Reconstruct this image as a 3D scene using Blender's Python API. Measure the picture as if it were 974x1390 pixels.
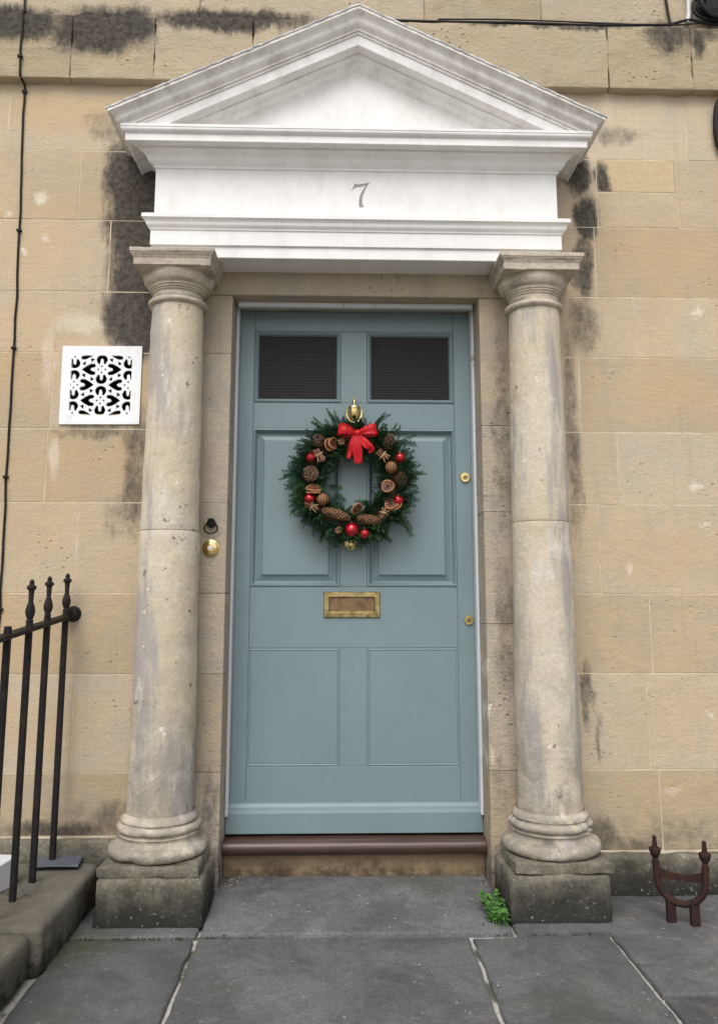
import bpy, bmesh, math, random
from mathutils import Vector, Matrix, noise
R = math.radians
random.seed(7)
for o in list(bpy.data.objects): bpy.data.objects.remove(o)
scn = bpy.context.scene
COL = scn.collection

# ------------------------------------------------------------------ camera
# metres; wall face y=0, pavement z=0, camera looks along +y
PITCH, YAW, ROLL = 0.151307, 0.0288015, 0.00076
CAM = Vector((-0.0725, -2.89, 0.98)); FPX = 1090.0
Fv = Vector((math.sin(YAW)*math.cos(PITCH), math.cos(YAW)*math.cos(PITCH), math.sin(PITCH)))
Rv = Fv.cross(Vector((0, 0, 1))).normalized(); Uv = Rv.cross(Fv)
R2 = Rv*math.cos(ROLL)+Uv*math.sin(ROLL); U2 = Uv*math.cos(ROLL)-Rv*math.sin(ROLL)
cd = bpy.data.cameras.new('camera'); cam = bpy.data.objects.new('camera', cd); COL.objects.link(cam)
M = Matrix.Identity(4)
for i in range(3):
    M[i][0] = R2[i]; M[i][1] = U2[i]; M[i][2] = -Fv[i]; M[i][3] = CAM[i]
cam.matrix_world = M
cd.sensor_fit = 'HORIZONTAL'; cd.sensor_width = 36; cd.lens = FPX/974*36
cd.shift_y = -45/974; cd.clip_end = 500; cd.clip_start = .05
scn.camera = cam

# ------------------------------------------------------------------ light
SUN_EL, SUN_AZ = R(52), R(-14)          # azimuth from straight behind the camera, towards its left
w = bpy.data.worlds.new('World'); scn.world = w; w.use_nodes = True
wn = w.node_tree; bg = wn.nodes['Background']
sky = wn.nodes.new('ShaderNodeTexSky'); sky.sky_type = 'NISHITA'; sky.sun_disc = False
sky.sun_elevation = SUN_EL; sky.sun_rotation = math.pi + SUN_AZ*-1
sky.air_density = 1.0; sky.dust_density = 3.0; sky.ozone_density = 1.0
hs = wn.nodes.new('ShaderNodeHueSaturation'); hs.inputs['Saturation'].default_value = .30
wn.links.new(sky.outputs[0], hs.inputs['Color']); wn.links.new(hs.outputs[0], bg.inputs[0])
bg.inputs[1].default_value = .15
sd = bpy.data.lights.new('sun', 'SUN'); sd.energy = 1.3; sd.angle = R(40); sd.color = (1, .985, .965)
sun = bpy.data.objects.new('sun', sd); COL.objects.link(sun)
sdir = Vector((math.sin(SUN_AZ)*math.cos(SUN_EL), -math.cos(SUN_AZ)*math.cos(SUN_EL), math.sin(SUN_EL)))
sun.rotation_euler = sdir.to_track_quat('Z', 'Y').to_euler()
sun.location = (-1, -6, 8)
scn.view_settings.view_transform = 'Standard'; scn.view_settings.look = 'None'
scn.view_settings.exposure = .35; scn.view_settings.gamma = 1
scn.view_settings.use_curve_mapping = False

# ------------------------------------------------------------------ helpers
def ray(px, py):
    return Fv + R2*((px-487)/FPX) - U2*((py-650)/FPX)
def onwall(px, py, Y=0.0):              # photo pixel -> point on the plane y=Y
    v = ray(px, py); return CAM + v*((Y-CAM.y)/v.y)
def onground(px, py, z=0.0):
    v = ray(px, py); return CAM + v*((z-CAM.z)/v.z)

def thing(name, label, cat, loc=(0, 0, 0), group=None):
    o = bpy.data.objects.new(name, None); COL.objects.link(o); o.location = loc
    o.empty_display_size = .05
    o['label'] = label; o['category'] = cat
    if group: o['group'] = group
    return o
def tag(o, label, cat, group=None):
    o['label'] = label; o['category'] = cat
    if group: o['group'] = group
    return o
def wloc(o):
    v = Vector((0, 0, 0))
    while o: v += Vector(o.location); o = o.parent
    return v
def mk(name, verts, faces, mat, parent=None, smooth=None, base=None):
    """link a mesh given in world coordinates; origin at the parent's base (or at base)"""
    me = bpy.data.meshes.new(name); me.from_pydata([tuple(v) for v in verts], [], faces)
    return mkm(name, me, mat, parent, smooth, base)
def mkm(name, me, mat, parent=None, smooth=None, base=None):
    me.materials.append(mat)
    b = Vector(base) if base is not None else None
    if b is None:
        n = len(me.vertices); b = Vector((0, 0, 0))
        if n:
            xs = [v.co for v in me.vertices]
            b = Vector(((min(c.x for c in xs)+max(c.x for c in xs))/2, (min(c.y for c in xs)+max(c.y for c in xs))/2, min(c.z for c in xs)))
    me.transform(Matrix.Translation(-b))
    if smooth is not None:
        for p in me.polygons: p.use_smooth = True
        me.set_sharp_from_angle(angle=R(smooth))
    me.update()
    o = bpy.data.objects.new(name, me); COL.objects.link(o)
    if parent: o.parent = parent; o.location = b - wloc(parent)
    else: o.location = b
    return o
def bm2me(bm, name='m'):
    bmesh.ops.recalc_face_normals(bm, faces=bm.faces)
    me = bpy.data.meshes.new(name); bm.to_mesh(me); bm.free(); return me
def box(name, x0, x1, y0, y1, z0, z1, mat, parent=None, bev=.002, jit=0, seg=1, smooth=None, rot=None):
    bm = bmesh.new(); bmesh.ops.create_cube(bm, size=1)
    c = Vector(((x0+x1)/2, (y0+y1)/2, (z0+z1)/2)); s = Vector((x1-x0, y1-y0, z1-z0))
    for v in bm.verts: v.co = Vector((v.co.x*s.x, v.co.y*s.y, v.co.z*s.z)) + Vector([random.uniform(-jit, jit) for _ in range(3)])
    if bev: bmesh.ops.bevel(bm, geom=list(bm.edges), offset=bev, segments=seg, affect='EDGES', profile=.6)
    if rot is not None: bmesh.ops.transform(bm, matrix=rot.to_4x4(), verts=bm.verts)
    for v in bm.verts: v.co += c
    return mkm(name, bm2me(bm), mat, parent, smooth)
def fbm(p, s, o=3):
    return noise.fractal(Vector(p)*s, 1.0, 2.0, o, noise_basis='PERLIN_ORIGINAL')
def rough_box(name, x0, x1, y0, y1, z0, z1, mat, parent, bev=.012, amp=.004, scale=9, cuts=14, taper=0, smooth=50):
    bm = bmesh.new(); bmesh.ops.create_cube(bm, size=1)
    c = Vector(((x0+x1)/2, (y0+y1)/2, (z0+z1)/2)); s = Vector((x1-x0, y1-y0, z1-z0))
    for v in bm.verts:
        k = 1-taper*(v.co.z+.5)
        v.co = Vector((v.co.x*s.x*k, v.co.y*s.y*k, v.co.z*s.z))
    bmesh.ops.bevel(bm, geom=list(bm.edges), offset=bev, segments=3, affect='EDGES', profile=.5)
    L = max(s)/cuts
    for _ in range(5):
        long = [e for e in bm.edges if e.calc_length() > L*1.3]
        if not long: break
        bmesh.ops.subdivide_edges(bm, edges=long, cuts=1, use_grid_fill=True)
    bmesh.ops.triangulate(bm, faces=[f for f in bm.faces if len(f.verts) > 4])
    bm.normal_update()
    for v in bm.verts:
        p = v.co + c
        v.co += v.normal*(fbm(p, scale)*amp + fbm(p+Vector((5, 5, 5)), scale*4, 2)*amp*.45)
    for v in bm.verts: v.co += c
    return mkm(name, bm2me(bm), mat, parent, smooth)
def lathe_vf(prof, seg, c, axis='Z', disp=None, cap=True):
    V = []; Fc = []
    for i, (r, h) in enumerate(prof):
        for k in range(seg):
            a = 2*math.pi*k/seg
            if axis == 'Z': d = Vector((math.cos(a), math.sin(a), 0)); p = Vector(c)+d*r+Vector((0, 0, h))
            elif axis == 'Y': d = Vector((math.cos(a), 0, math.sin(a))); p = Vector(c)+d*r+Vector((0, -h, 0))
            if disp: p += d*disp(p)
            V.append(p)
    for i in range(len(prof)-1):
        for k in range(seg):
            k2 = (k+1) % seg
            Fc.append((i*seg+k, i*seg+k2, (i+1)*seg+k2, (i+1)*seg+k))
    if cap:
        Fc.append(tuple(range(seg))[::-1]); Fc.append(tuple((len(prof)-1)*seg+k for k in range(seg)))
    return V, Fc
def lathe(name, prof, seg, c, mat, parent=None, axis='Z', disp=None, smooth=35):
    V, Fc = lathe_vf(prof, seg, c, axis, disp)
    me = bpy.data.meshes.new(name); me.from_pydata([tuple(v) for v in V], [], Fc)
    bm = bmesh.new(); bm.from_mesh(me); bmesh.ops.recalc_face_normals(bm, faces=bm.faces); bm.to_mesh(me); bm.free()
    return mkm(name, me, mat, parent, smooth)
def tube_vf(pts, rad, seg=8, off=0):
    pts = [Vector(p) for p in pts]; V = []; Fc = []
    n = len(pts); rr = rad if isinstance(rad, (list, tuple)) else [rad]*n
    up = None
    for i, p in enumerate(pts):
        t = (pts[min(i+1, n-1)]-pts[max(i-1, 0)]).normalized()
        if up is None:
            up = t.orthogonal().normalized()
        up = (up - t*up.dot(t)).normalized(); s = t.cross(up)
        for k in range(seg):
            a = 2*math.pi*k/seg
            V.append(p + (up*math.cos(a)+s*math.sin(a))*rr[i])
    for i in range(n-1):
        for k in range(seg):
            k2 = (k+1) % seg
            Fc.append((off+i*seg+k, off+i*seg+k2, off+(i+1)*seg+k2, off+(i+1)*seg+k))
    Fc.append(tuple(off+k for k in range(seg))[::-1]); Fc.append(tuple(off+(n-1)*seg+k for k in range(seg)))
    return V, Fc
def tube(name, pts, rad, mat, parent=None, seg=8, smooth=40):
    V, Fc = tube_vf(pts, rad, seg); return mk(name, V, Fc, mat, parent, smooth)
def flatbar_vf(pts, half, off=0):
    """square section swept along pts: half=(side half, up half), up = z-ish"""
    pts = [Vector(p) for p in pts]; V = []; Fc = []; n = len(pts)
    for i, p in enumerate(pts):
        t = (pts[min(i+1, n-1)]-pts[max(i-1, 0)]).normalized()
        s = t.cross(Vector((0, 0, 1)))
        if s.length < .05: s = Vector((1, 0, 0))
        s.normalize(); u = s.cross(t).normalized()
        for a, b in ((-1, -1), (1, -1), (1, 1), (-1, 1)): V.append(p+s*a*half[0]+u*b*half[1])
    for i in range(n-1):
        for k in range(4):
            k2 = (k+1) % 4; Fc.append((off+i*4+k, off+i*4+k2, off+(i+1)*4+k2, off+(i+1)*4+k))
    Fc.append((off+3, off+2, off+1, off)); e = off+(n-1)*4; Fc.append((e, e+1, e+2, e+3))
    return V, Fc
class MB:
    def __init__(s): s.v = []; s.f = []
    def add(s, V, F):
        o = len(s.v); s.v += list(V); s.f += [tuple(i+o for i in f) for f in F]; return s
    def build(s, name, mat, parent=None, smooth=None): return mk(name, s.v, s.f, mat, parent, smooth)

# ------------------------------------------------------------------ materials
class T:
    def __init__(s, name):
        s.m = bpy.data.materials.new(name); s.m.use_nodes = True; s.t = s.m.node_tree
        s.b = s.t.nodes['Principled BSDF']
        s.geo = s.t.nodes.new('ShaderNodeNewGeometry'); s.pos = s.geo.outputs['Position']
    def n(s, ty, ins=None, **kw):
        x = s.t.nodes.new(ty)
        for k, v in kw.items(): setattr(x, k, v)
        for k, v in (ins or {}).items():
            if hasattr(v, 'is_output'): s.t.links.new(v, x.inputs[k])
            else: x.inputs[k].default_value = v
        return x
    def math(s, op, a, b=0.0, c=None, clamp=False):
        d = {0: a, 1: b}
        if c is not None: d[2] = c
        return s.n('ShaderNodeMath', d, operation=op, use_clamp=clamp).outputs[0]
    def vmath(s, op, a, b=(0, 0, 0)):
        return s.n('ShaderNodeVectorMath', {0: a, 1: b}, operation=op).outputs[0]
    def noise(s, sc, det=4, rough=.55, vec=None, dist=0, col=False):
        x = s.n('ShaderNodeTexNoise', {'Vector': vec or s.pos, 'Scale': sc, 'Detail': det, 'Roughness': rough, 'Distortion': dist})
        return x.outputs['Color' if col else 'Fac']
    def ramp(s, f, lo, hi, a=0., b=1.):
        return s.n('ShaderNodeMapRange', {'Value': f, 'From Min': lo, 'From Max': hi, 'To Min': a, 'To Max': b}, interpolation_type='SMOOTHSTEP').outputs[0]
    def mix(s, f, a, b, mode='MIX'):
        x = s.n('ShaderNodeMix', data_type='RGBA', blend_type=mode)
        for k, v in ((0, f), (6, a), (7, b)):
            if hasattr(v, 'is_output'): s.t.links.new(v, x.inputs[k])
            elif k == 0: x.inputs[0].default_value = v
            else: x.inputs[k].default_value = (*v[:3], 1)
        return x.outputs[2]
    def scale(s, v): return s.vmath('MULTIPLY', s.pos, v)
    def out(s, col=None, rough=None, bump=None, bstr=.3, bdist=.004, **kw):
        for k, v in (('Base Color', col), ('Roughness', rough)):
            if v is None: continue
            if hasattr(v, 'is_output'): s.t.links.new(v, s.b.inputs[k])
            else: s.b.inputs[k].default_value = (*v, 1) if k == 'Base Color' else v
        if bump is not None:
            x = s.n('ShaderNodeBump', {'Height': bump, 'Strength': bstr, 'Distance': bdist})
            s.t.links.new(x.outputs[0], s.b.inputs['Normal'])
        for k, v in kw.items(): s.b.inputs[k.replace('_', ' ')].default_value = v
        return s.m

def stain_mask(t, spots, wob=.10, nsc=7):
    """spots: (x, z, rx, rz, strength) soft blotches of dirt on the wall plane"""
    d = t.vmath('MULTIPLY', t.vmath('SUBTRACT', t.noise(nsc, 6, .72, vec=t.scale((1.5, 1.5, .55)), col=True), (.5, .5, .5)), (wob*2, wob*2, wob*2))
    q = t.vmath('ADD', t.pos, d)
    tot = None
    for x, z, rx, rz, st in spots:
        v = t.n('ShaderNodeVectorMath', {0: q, 1: (1/rx, 0, 1/rz), 2: (-x/rx, 0, -z/rz)}, operation='MULTIPLY_ADD').outputs[0]
        l = t.n('ShaderNodeVectorMath', {0: v}, operation='LENGTH').outputs['Value']
        m = t.ramp(l, .30, 1.08, st, 0.)
        tot = m if tot is None else t.math('MAXIMUM', tot, m)
    return tot

def stone(name, c1, c2, grey, dark=None, light=None, spread=.16, damp=None, bstr=.55, greyamt=.5, warm=None, bed=True):
    t = T(name)
    big = t.ramp(t.noise(1.7, 3, .6), .35, .65); med = t.ramp(t.noise(5.5, 7, .7, dist=.8), .38, .66)
    col = t.mix(big, c1, c2)
    col = t.mix(t.math('MULTIPLY', med, greyamt), col, grey)
    if bed:   # sedimentary bedding and rain streaks
        st = t.noise(1, 5, .6, vec=t.scale((5, 5, 46))); col = t.mix(t.math('MULTIPLY', t.ramp(st, .5, .72), .2), col, [c*.72 for c in c1])
        rn = t.noise(1, 4, .6, vec=t.scale((22, 22, 1.6))); col = t.mix(t.math('MULTIPLY', t.ramp(rn, .52, .75), .28), col, [grey[0]*.7, grey[1]*.7, grey[2]*.72])
    rnd = t.n('ShaderNodeObjectInfo').outputs['Random']
    col = t.n('ShaderNodeHueSaturation', {'Color': col, 'Value': t.math('MULTIPLY_ADD', rnd, spread, 1-spread*.5), 'Saturation': t.math('MULTIPLY_ADD', rnd, -.22, 1.08)}).outputs[0]
    fine = t.noise(90, 6, .7); col = t.mix(t.ramp(fine, .25, .75, .28, 0), col, [c*.6 for c in c1])
    pits = t.n('ShaderNodeTexVoronoi', {'Vector': t.pos, 'Scale': 38.0, 'Randomness': 1.0}).outputs['Distance']
    pm = t.math('MULTIPLY', t.ramp(pits, .10, .26, 1, 0), t.ramp(t.noise(4, 3), .52, .66))
    col = t.mix(t.math('MULTIPLY', pm, .45), col, [c*.45 for c in c1])
    if warm: col = t.mix(stain_mask(t, warm, .09, 5), col, (.53, .37, .20))
    if light: col = t.mix(stain_mask(t, light, .05, 14), col, (.68, .61, .50))
    if damp:   # algae and dirt creeping up from the ground: (height, colour)
        z = t.n('ShaderNodeSeparateXYZ', {0: t.pos}).outputs[2]
        h = t.math('SUBTRACT', z, t.math('MULTIPLY_ADD', t.noise(6, 6, .7), damp[0]*1.6, -damp[0]*.75))
        dm = t.math('MULTIPLY', t.ramp(h, 0, damp[0], 1, 0), t.ramp(t.noise(24, 5, .7), .3, .62, .35, 1))
        col = t.mix(dm, col, damp[1])
    if dark:
        dn = t.math('MULTIPLY', t.math('SUBTRACT', t.noise(13, 8, .76, vec=t.scale((1.3, 1.3, .75))), .5), 1.35)
        sm = stain_mask(t, dark, .06, 6); dm = t.math('MULTIPLY', t.ramp(t.math('ADD', sm, dn), .10, .88, 0, .94), t.ramp(sm, 0, .3))
        col = t.mix(dm, col, t.mix(t.ramp(t.noise(48, 5, .7), .35, .65), (.026, .024, .022), (.085, .078, .068)))
    h = t.math('ADD', t.math('MULTIPLY', t.noise(11, 8, .75, dist=.5), 1.7), t.math('MULTIPLY', fine, .7))
    h = t.math('ADD', h, t.math('MULTIPLY', t.noise(1, 5, .65, vec=t.scale((12, 12, 70))), .5))
    h = t.math('SUBTRACT', h, t.math('MULTIPLY', pm, 1.0))
    return t.out(col, .93, h, min(1, bstr*1.5), .007, Specular_IOR_Level=.2)

DARK = [(.83, .17, .13, .10, .55), (.95, .15, .16, .05, .5), (-.79, .25, .14, .10, .5), (-1.0, .21, .25, .05, .7), (-.85, 2.58, .16, .24, 1.), (-.835, 2.40, .155, .28, 1.), (-.82, 2.2, .15, .28, 1.), (-.84, 2.04, .155, .19, 1.), (-.79, 1.97, .12, .15, 1.),
        (-.80, 1.45, .07, .34, .6), (-.85, 1.28, .11, .14, .35), (-.94, 2.80, .17, .10, .5),
        (.86, 2.64, .075, .15, .9), (.885, 2.44, .075, .14, 1.), (.87, 2.25, .06, .22, .75), (.86, 2.02, .09, .16, .55), (.82, 2.76, .15, .08, .7), (.955, 2.62, .06, .08, .85), (1.02, 2.80, .15, .07, .45),
        (.80, 1.6, .045, .65, .5), (.815, .65, .03, .2, .6), (.85, .5, .018, .12, .5), (-.95, 1.595, .16, .045, .5), (-1.1, 1.585, .15, .02, .3)]
STR_DARK = [(-1.35, 3.21, .34, .12, 1.), (-1.0, 3.18, .28, .17, 1.), (-.88, 3.2, .16, .14, 1.), (-.5, 3.24, .5, .085, .95), (1.24, 3.2, .16, .13, .7), (1.36, 3.18, .045, .1, .8), (.75, 3.24, .5, .03, .7), (1.45, 3.22, .15, .06, .7), (-1.7, 3.2, .3, .1, .8), (1.9, 3.22, .3, .08, .7)]
LIGHT = [(-1.02, 2.0, .13, .05, .55), (-1.13, 1.86, .03, .2, .4), (-1.2, 2.5, .03, .03, .8), (-1.31, 2.42, .02, .02, .8), (-1.17, 2.33, .02, .02, .6), (-1.25, 2.28, .02, .02, .8), (1.25, 1.4, .035, .02, .8), (1.27, 1.26, .018, .012, .6), (.99, 1.1, .02, .025, .6),
         (1.3, 2.07, .03, .02, .85), (1.25, .58, .02, .014, .7), (1.1, .33, .04, .02, .3), (-1.0, 1.75, .03, .14, .35), (-1.09, 1.5, .02, .1, .5)]
WARM = [(-1.2, 2.3, .3, .3, .35), (-1.15, 1.45, .3, .2, .35), (-1.1, .55, .3, .15, .35), (1.2, 2.3, .3, .2, .3), (1.05, .3, .25, .12, .25), (-1.15, 2.85, .35, .12, .55), (-1.2, 1.9, .35, .25, .4), (-1.2, 1.25, .3, .2, .3), (-1.2, .85, .25, .2, .4), (1.15, 2.0, .12, .5, .3), (1.2, 1.75, .25, .12, .35), (1.1, 1.15, .3, .15, .35), (1.15, .6, .25, .2, .3)]
DAMP = (.20, (.055, .055, .042))
m_ash = stone('bath_stone', (.56, .435, .285), (.505, .395, .265), (.455, .39, .30), DARK, LIGHT, .20, (.31, (.17, .158, .115)), .36, .7, WARM)
m_patch = stone('new_bath_stone', (.56, .43, .25), (.54, .41, .24), (.50, .41, .27), [(.955, 2.6, .05, .12, .85)], None, .05, None, .3, .3)
m_str = stone('string_stone', (.53, .42, .28), (.48, .39, .26), (.44, .385, .30), STR_DARK, None, .2, None, .7, .5)
m_jamb = stone('jamb_stone', (.52, .425, .30), (.46, .375, .265), (.37, .33, .285), [(.535, 1.6, .06, .7, .42), (.53, .9, .06, .4, .42), (-.5, .30, .06, .18, .45), (.50, .35, .06, .2, .3)], [(.47, .75, .012, .05, .9), (.465, .6, .01, .04, .9), (.465, .45, .01, .04, .7)], .10, (.2, (.12, .10, .08)), .6, .85)
m_base = stone('plinth_course_stone', (.10, .092, .072), (.055, .052, .043), (.27, .255, .21), None, None, .15, (.17, (.018, .018, .015)), 1., .75)
m_kerb = stone('kerb_stone_mossy', (.15, .135, .10), (.09, .085, .062), (.22, .205, .165), None, None, .1, (.10, (.030, .032, .020)), 1., .7, bed=False)
t = T('mortar'); m_mort = t.out(t.mix(t.ramp(t.noise(9, 5, .7), .35, .65), (.64, .55, .42), (.46, .37, .255)), .95, t.noise(60, 4), .4)
def column_mat():
    t = T('column_stone')
    v = t.noise(1, 5, .62, vec=t.scale((9, 9, 1.5))); b = t.noise(3.5, 4, .6, dist=.5)
    col = t.mix(t.ramp(b, .35, .68), (.625, .555, .435), (.58, .485, .345))
    col = t.mix(t.math('MULTIPLY', t.ramp(v, .48, .60), .85), col, (.36, .335, .325))
    w_ = t.noise(1, 5, .7, vec=t.scale((14, 14, 4.0))); col = t.mix(t.math('MULTIPLY', t.ramp(w_, .54, .68), .75), col, (.69, .65, .575))
    z = t.n('ShaderNodeSeparateXYZ', {0: t.pos}).outputs[2]
    gm = t.math('MULTIPLY', t.ramp(z, .2, 1.0, 1, 0), t.ramp(t.noise(7, 7, .75, dist=.7), .42, .60)); col = t.mix(t.math('MULTIPLY', gm, .75), col, (.25, .225, .185))
    bz = t.math('MULTIPLY', t.ramp(z, .18, .30, 1, 0), t.ramp(t.noise(13, 6, .72), .36, .58)); col = t.mix(t.math('MULTIPLY', bz, .8), col, (.20, .18, .145))
    fine = t.noise(75, 6, .75); col = t.mix(t.ramp(fine, .3, .7, .4, 0), col, (.34, .30, .25))
    bl = t.math('MULTIPLY', t.ramp(t.noise(30, 5, .65), .62, .68), t.ramp(t.noise(3, 2), .45, .6)); col = t.mix(t.math('MULTIPLY', bl, .8), col, (.10, .09, .08))
    wh = t.math('MULTIPLY', t.ramp(t.noise(22, 3, .6, vec=t.vmath('ADD', t.pos, (7, 3, 1))), .69, .72), .8); col = t.mix(wh, col, (.70, .67, .60))
    h = t.math('ADD', t.noise(20, 7, .72), t.math('MULTIPLY', fine, .5))
    return t.out(col, .92, h, .62, .008, Specular_IOR_Level=.2)
m_col = column_mat()
def cap_mat():
    t = T('capital_stone')
    col = t.mix(t.ramp(t.noise(9, 6, .7), .35, .65), (.60, .52, .41), (.43, .38, .31))
    st = t.noise(1, 4, .6, vec=t.scale((10, 10, 60))); col = t.mix(t.math('MULTIPLY', t.ramp(st, .48, .7), .6), col, (.17, .15, .125))
    pk = t.ramp(t.noise(4, 2), .5, .65); col = t.mix(t.math('MULTIPLY', pk, .4), col, (.55, .42, .35))
    fine = t.noise(70, 6, .7); col = t.mix(t.ramp(fine, .3, .7, .4, 0), col, (.22, .19, .16))
    return t.out(col, .93, t.math('ADD', t.noise(26, 6, .7), t.math('MULTIPLY', fine, .5)), .6, .005, Specular_IOR_Level=.25)
m_cap = cap_mat()
def lichen_mat():
    t = T('lichen_stone')
    z = t.n('ShaderNodeSeparateXYZ', {0: t.pos}).outputs[2]
    col = t.mix(t.ramp(t.noise(8, 6, .7), .32, .66), (.29, .262, .20), (.14, .13, .10))
    gr = t.math('MULTIPLY', t.ramp(t.noise(14, 5, .65, vec=t.vmath('ADD', t.pos, (3, 1, 2))), .5, .68), .55); col = t.mix(gr, col, (.115, .115, .055))
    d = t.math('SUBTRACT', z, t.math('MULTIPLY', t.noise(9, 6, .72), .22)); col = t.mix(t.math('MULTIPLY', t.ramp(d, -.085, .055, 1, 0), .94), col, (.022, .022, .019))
    sp = t.ramp(t.noise(75, 4, .65), .62, .68); col = t.mix(t.math('MULTIPLY', sp, .7), col, (.42, .40, .34))
    fine = t.noise(80, 6, .75); col = t.mix(t.ramp(fine, .3, .65, .5, 0), col, (.05, .047, .04))
    return t.out(col, .95, t.math('ADD', t.noise(28, 7, .75), t.math('MULTIPLY', fine, .6)), .9, .007, Specular_IOR_Level=.2)
m_lich = lichen_mat()
def paint_mat(name, c, dirt, amt, rough=.55):
    t = T(name)
    s1 = t.noise(1, 6, .7, vec=t.scale((13, 13, 5))); s2 = t.noise(11, 6, .7)
    f = t.math('MULTIPLY', t.ramp(t.math('ADD', t.math('MULTIPLY', s1, .6), t.math('MULTIPLY', s2, .4)), .42, .66), amt)
    col = t.mix(f, c, dirt)
    # grime in the undercut edges that chips and collects: small dark nicks
    nk = t.math('MULTIPLY', t.ramp(t.noise(1, 4, .7, vec=t.scale((16, 30, 45))), .70, .76), min(1, amt+.1)); col = t.mix(nk, col, (.10, .08, .06))
    return t.out(col, rough, t.math('ADD', t.noise(10, 5, .6), t.math('MULTIPLY', t.noise(120, 3), .3)), .22, .004)
m_white = paint_mat('white_painted_stone', (.755, .742, .72), (.56, .52, .465), .42)
m_rake = paint_mat('weathered_white_paint', (.75, .735, .71), (.46, .435, .39), .55, .7)
m_cyma = paint_mat('weathered_cyma_paint', (.74, .71, .665), (.42, .39, .345), .7, .75)
t = T('lead'); m_lead = t.out(t.mix(t.ramp(t.noise(30, 5, .7), .4, .6), (.30, .29, .275), (.55, .53, .5)), .6, t.noise(40, 5), .5)
def door_mat():
    t = T('blue_grey_paint')
    col = t.mix(t.ramp(t.noise(2.2, 4, .6), .3, .7), (.176, .238, .251), (.160, .218, .231))
    sc = t.noise(1, 4, .65, vec=t.scale((30, 30, 3))); col = t.mix(t.math('MULTIPLY', t.ramp(sc, .55, .75), .35), col, (.215, .277, .288))
    du = t.noise(18, 6, .7); col = t.mix(t.math('MULTIPLY', t.ramp(du, .55, .75), .25), col, (.115, .17, .19))
    h = t.math('ADD', t.noise(1, 4, .6, vec=t.scale((140, 140, 7))), t.math('MULTIPLY', t.noise(60, 3), .4))
    return t.out(col, .42, h, .12, .0015, Specular_IOR_Level=.5)
m_door = door_mat()
def frame_mat():
    t = T('frame_paint')
    pe = t.ramp(t.noise(1, 5, .7, vec=t.scale((30, 30, 8))), .60, .68)
    col = t.mix(pe, t.mix(t.noise(6, 3), (.60, .62, .64), (.50, .54, .56)), (.30, .25, .20))
    return t.out(col, .55, t.noise(50, 4), .25, .002)
m_frame = frame_mat()
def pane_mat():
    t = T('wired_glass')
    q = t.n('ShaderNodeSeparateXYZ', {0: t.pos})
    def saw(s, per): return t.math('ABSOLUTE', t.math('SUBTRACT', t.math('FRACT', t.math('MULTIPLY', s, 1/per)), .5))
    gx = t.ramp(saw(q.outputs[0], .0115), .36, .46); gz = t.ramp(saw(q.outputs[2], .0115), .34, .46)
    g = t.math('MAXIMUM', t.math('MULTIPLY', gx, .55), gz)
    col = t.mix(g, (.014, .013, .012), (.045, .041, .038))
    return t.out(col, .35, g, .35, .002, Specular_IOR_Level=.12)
m_pane = pane_mat()
def metal(name, c, rough, dirt=None, amt=.5, bs=.1):
    t = T(name); col = t.mix(t.math('MULTIPLY', t.ramp(t.noise(35, 5, .65), .4, .65), amt), c, dirt or [x*.5 for x in c])
    return t.out(col, t.ramp(t.noise(50, 4), .3, .7, rough*.75, rough*1.4), t.noise(70, 3), bs, .002, Metallic=1.0)
m_brass = metal('aged_brass', (.46, .35, .16), .34, (.19, .135, .062), .8)
m_brass2 = metal('polished_brass', (.78, .60, .27), .2, (.45, .31, .12), .5)
m_copper = metal('tarnished_flap', (.26, .17, .10), .5, (.13, .09, .06), .8)
def iron_mat(name, c, rust, amt, rough=.45):
    t = T(name); f = t.math('MULTIPLY', t.ramp(t.noise(26, 6, .7), .45, .68), amt)
    return t.out(t.mix(f, c, rust), t.math('MULTIPLY_ADD', f, .3, rough+.1), t.noise(60, 6, .7), .6, .003, Specular_IOR_Level=.22)
m_iron = iron_mat('black_iron_paint', (.011, .010, .010), (.045, .030, .024), .5, .5)
m_rust = iron_mat('rusty_iron', (.024, .013, .012), (.062, .024, .013), .8, .6)
m_blk = iron_mat('black_rubber', (.012, .012, .013), (.03, .028, .027), .6, .5)
t = T('sill_wood'); m_sill = t.out(t.mix(t.ramp(t.noise(1, 5, .6, vec=t.scale((3, 40, 40))), .35, .65), (.050, .026, .020), (.085, .048, .036)), .35, t.noise(1, 4, vec=t.scale((4, 60, 60))), .2)
m_riser = stone('riser_stone', (.34, .25, .14), (.30, .22, .13), (.24, .19, .13), None, None, .05, (.10, (.08, .05, .035)), .4, .4)
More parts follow.
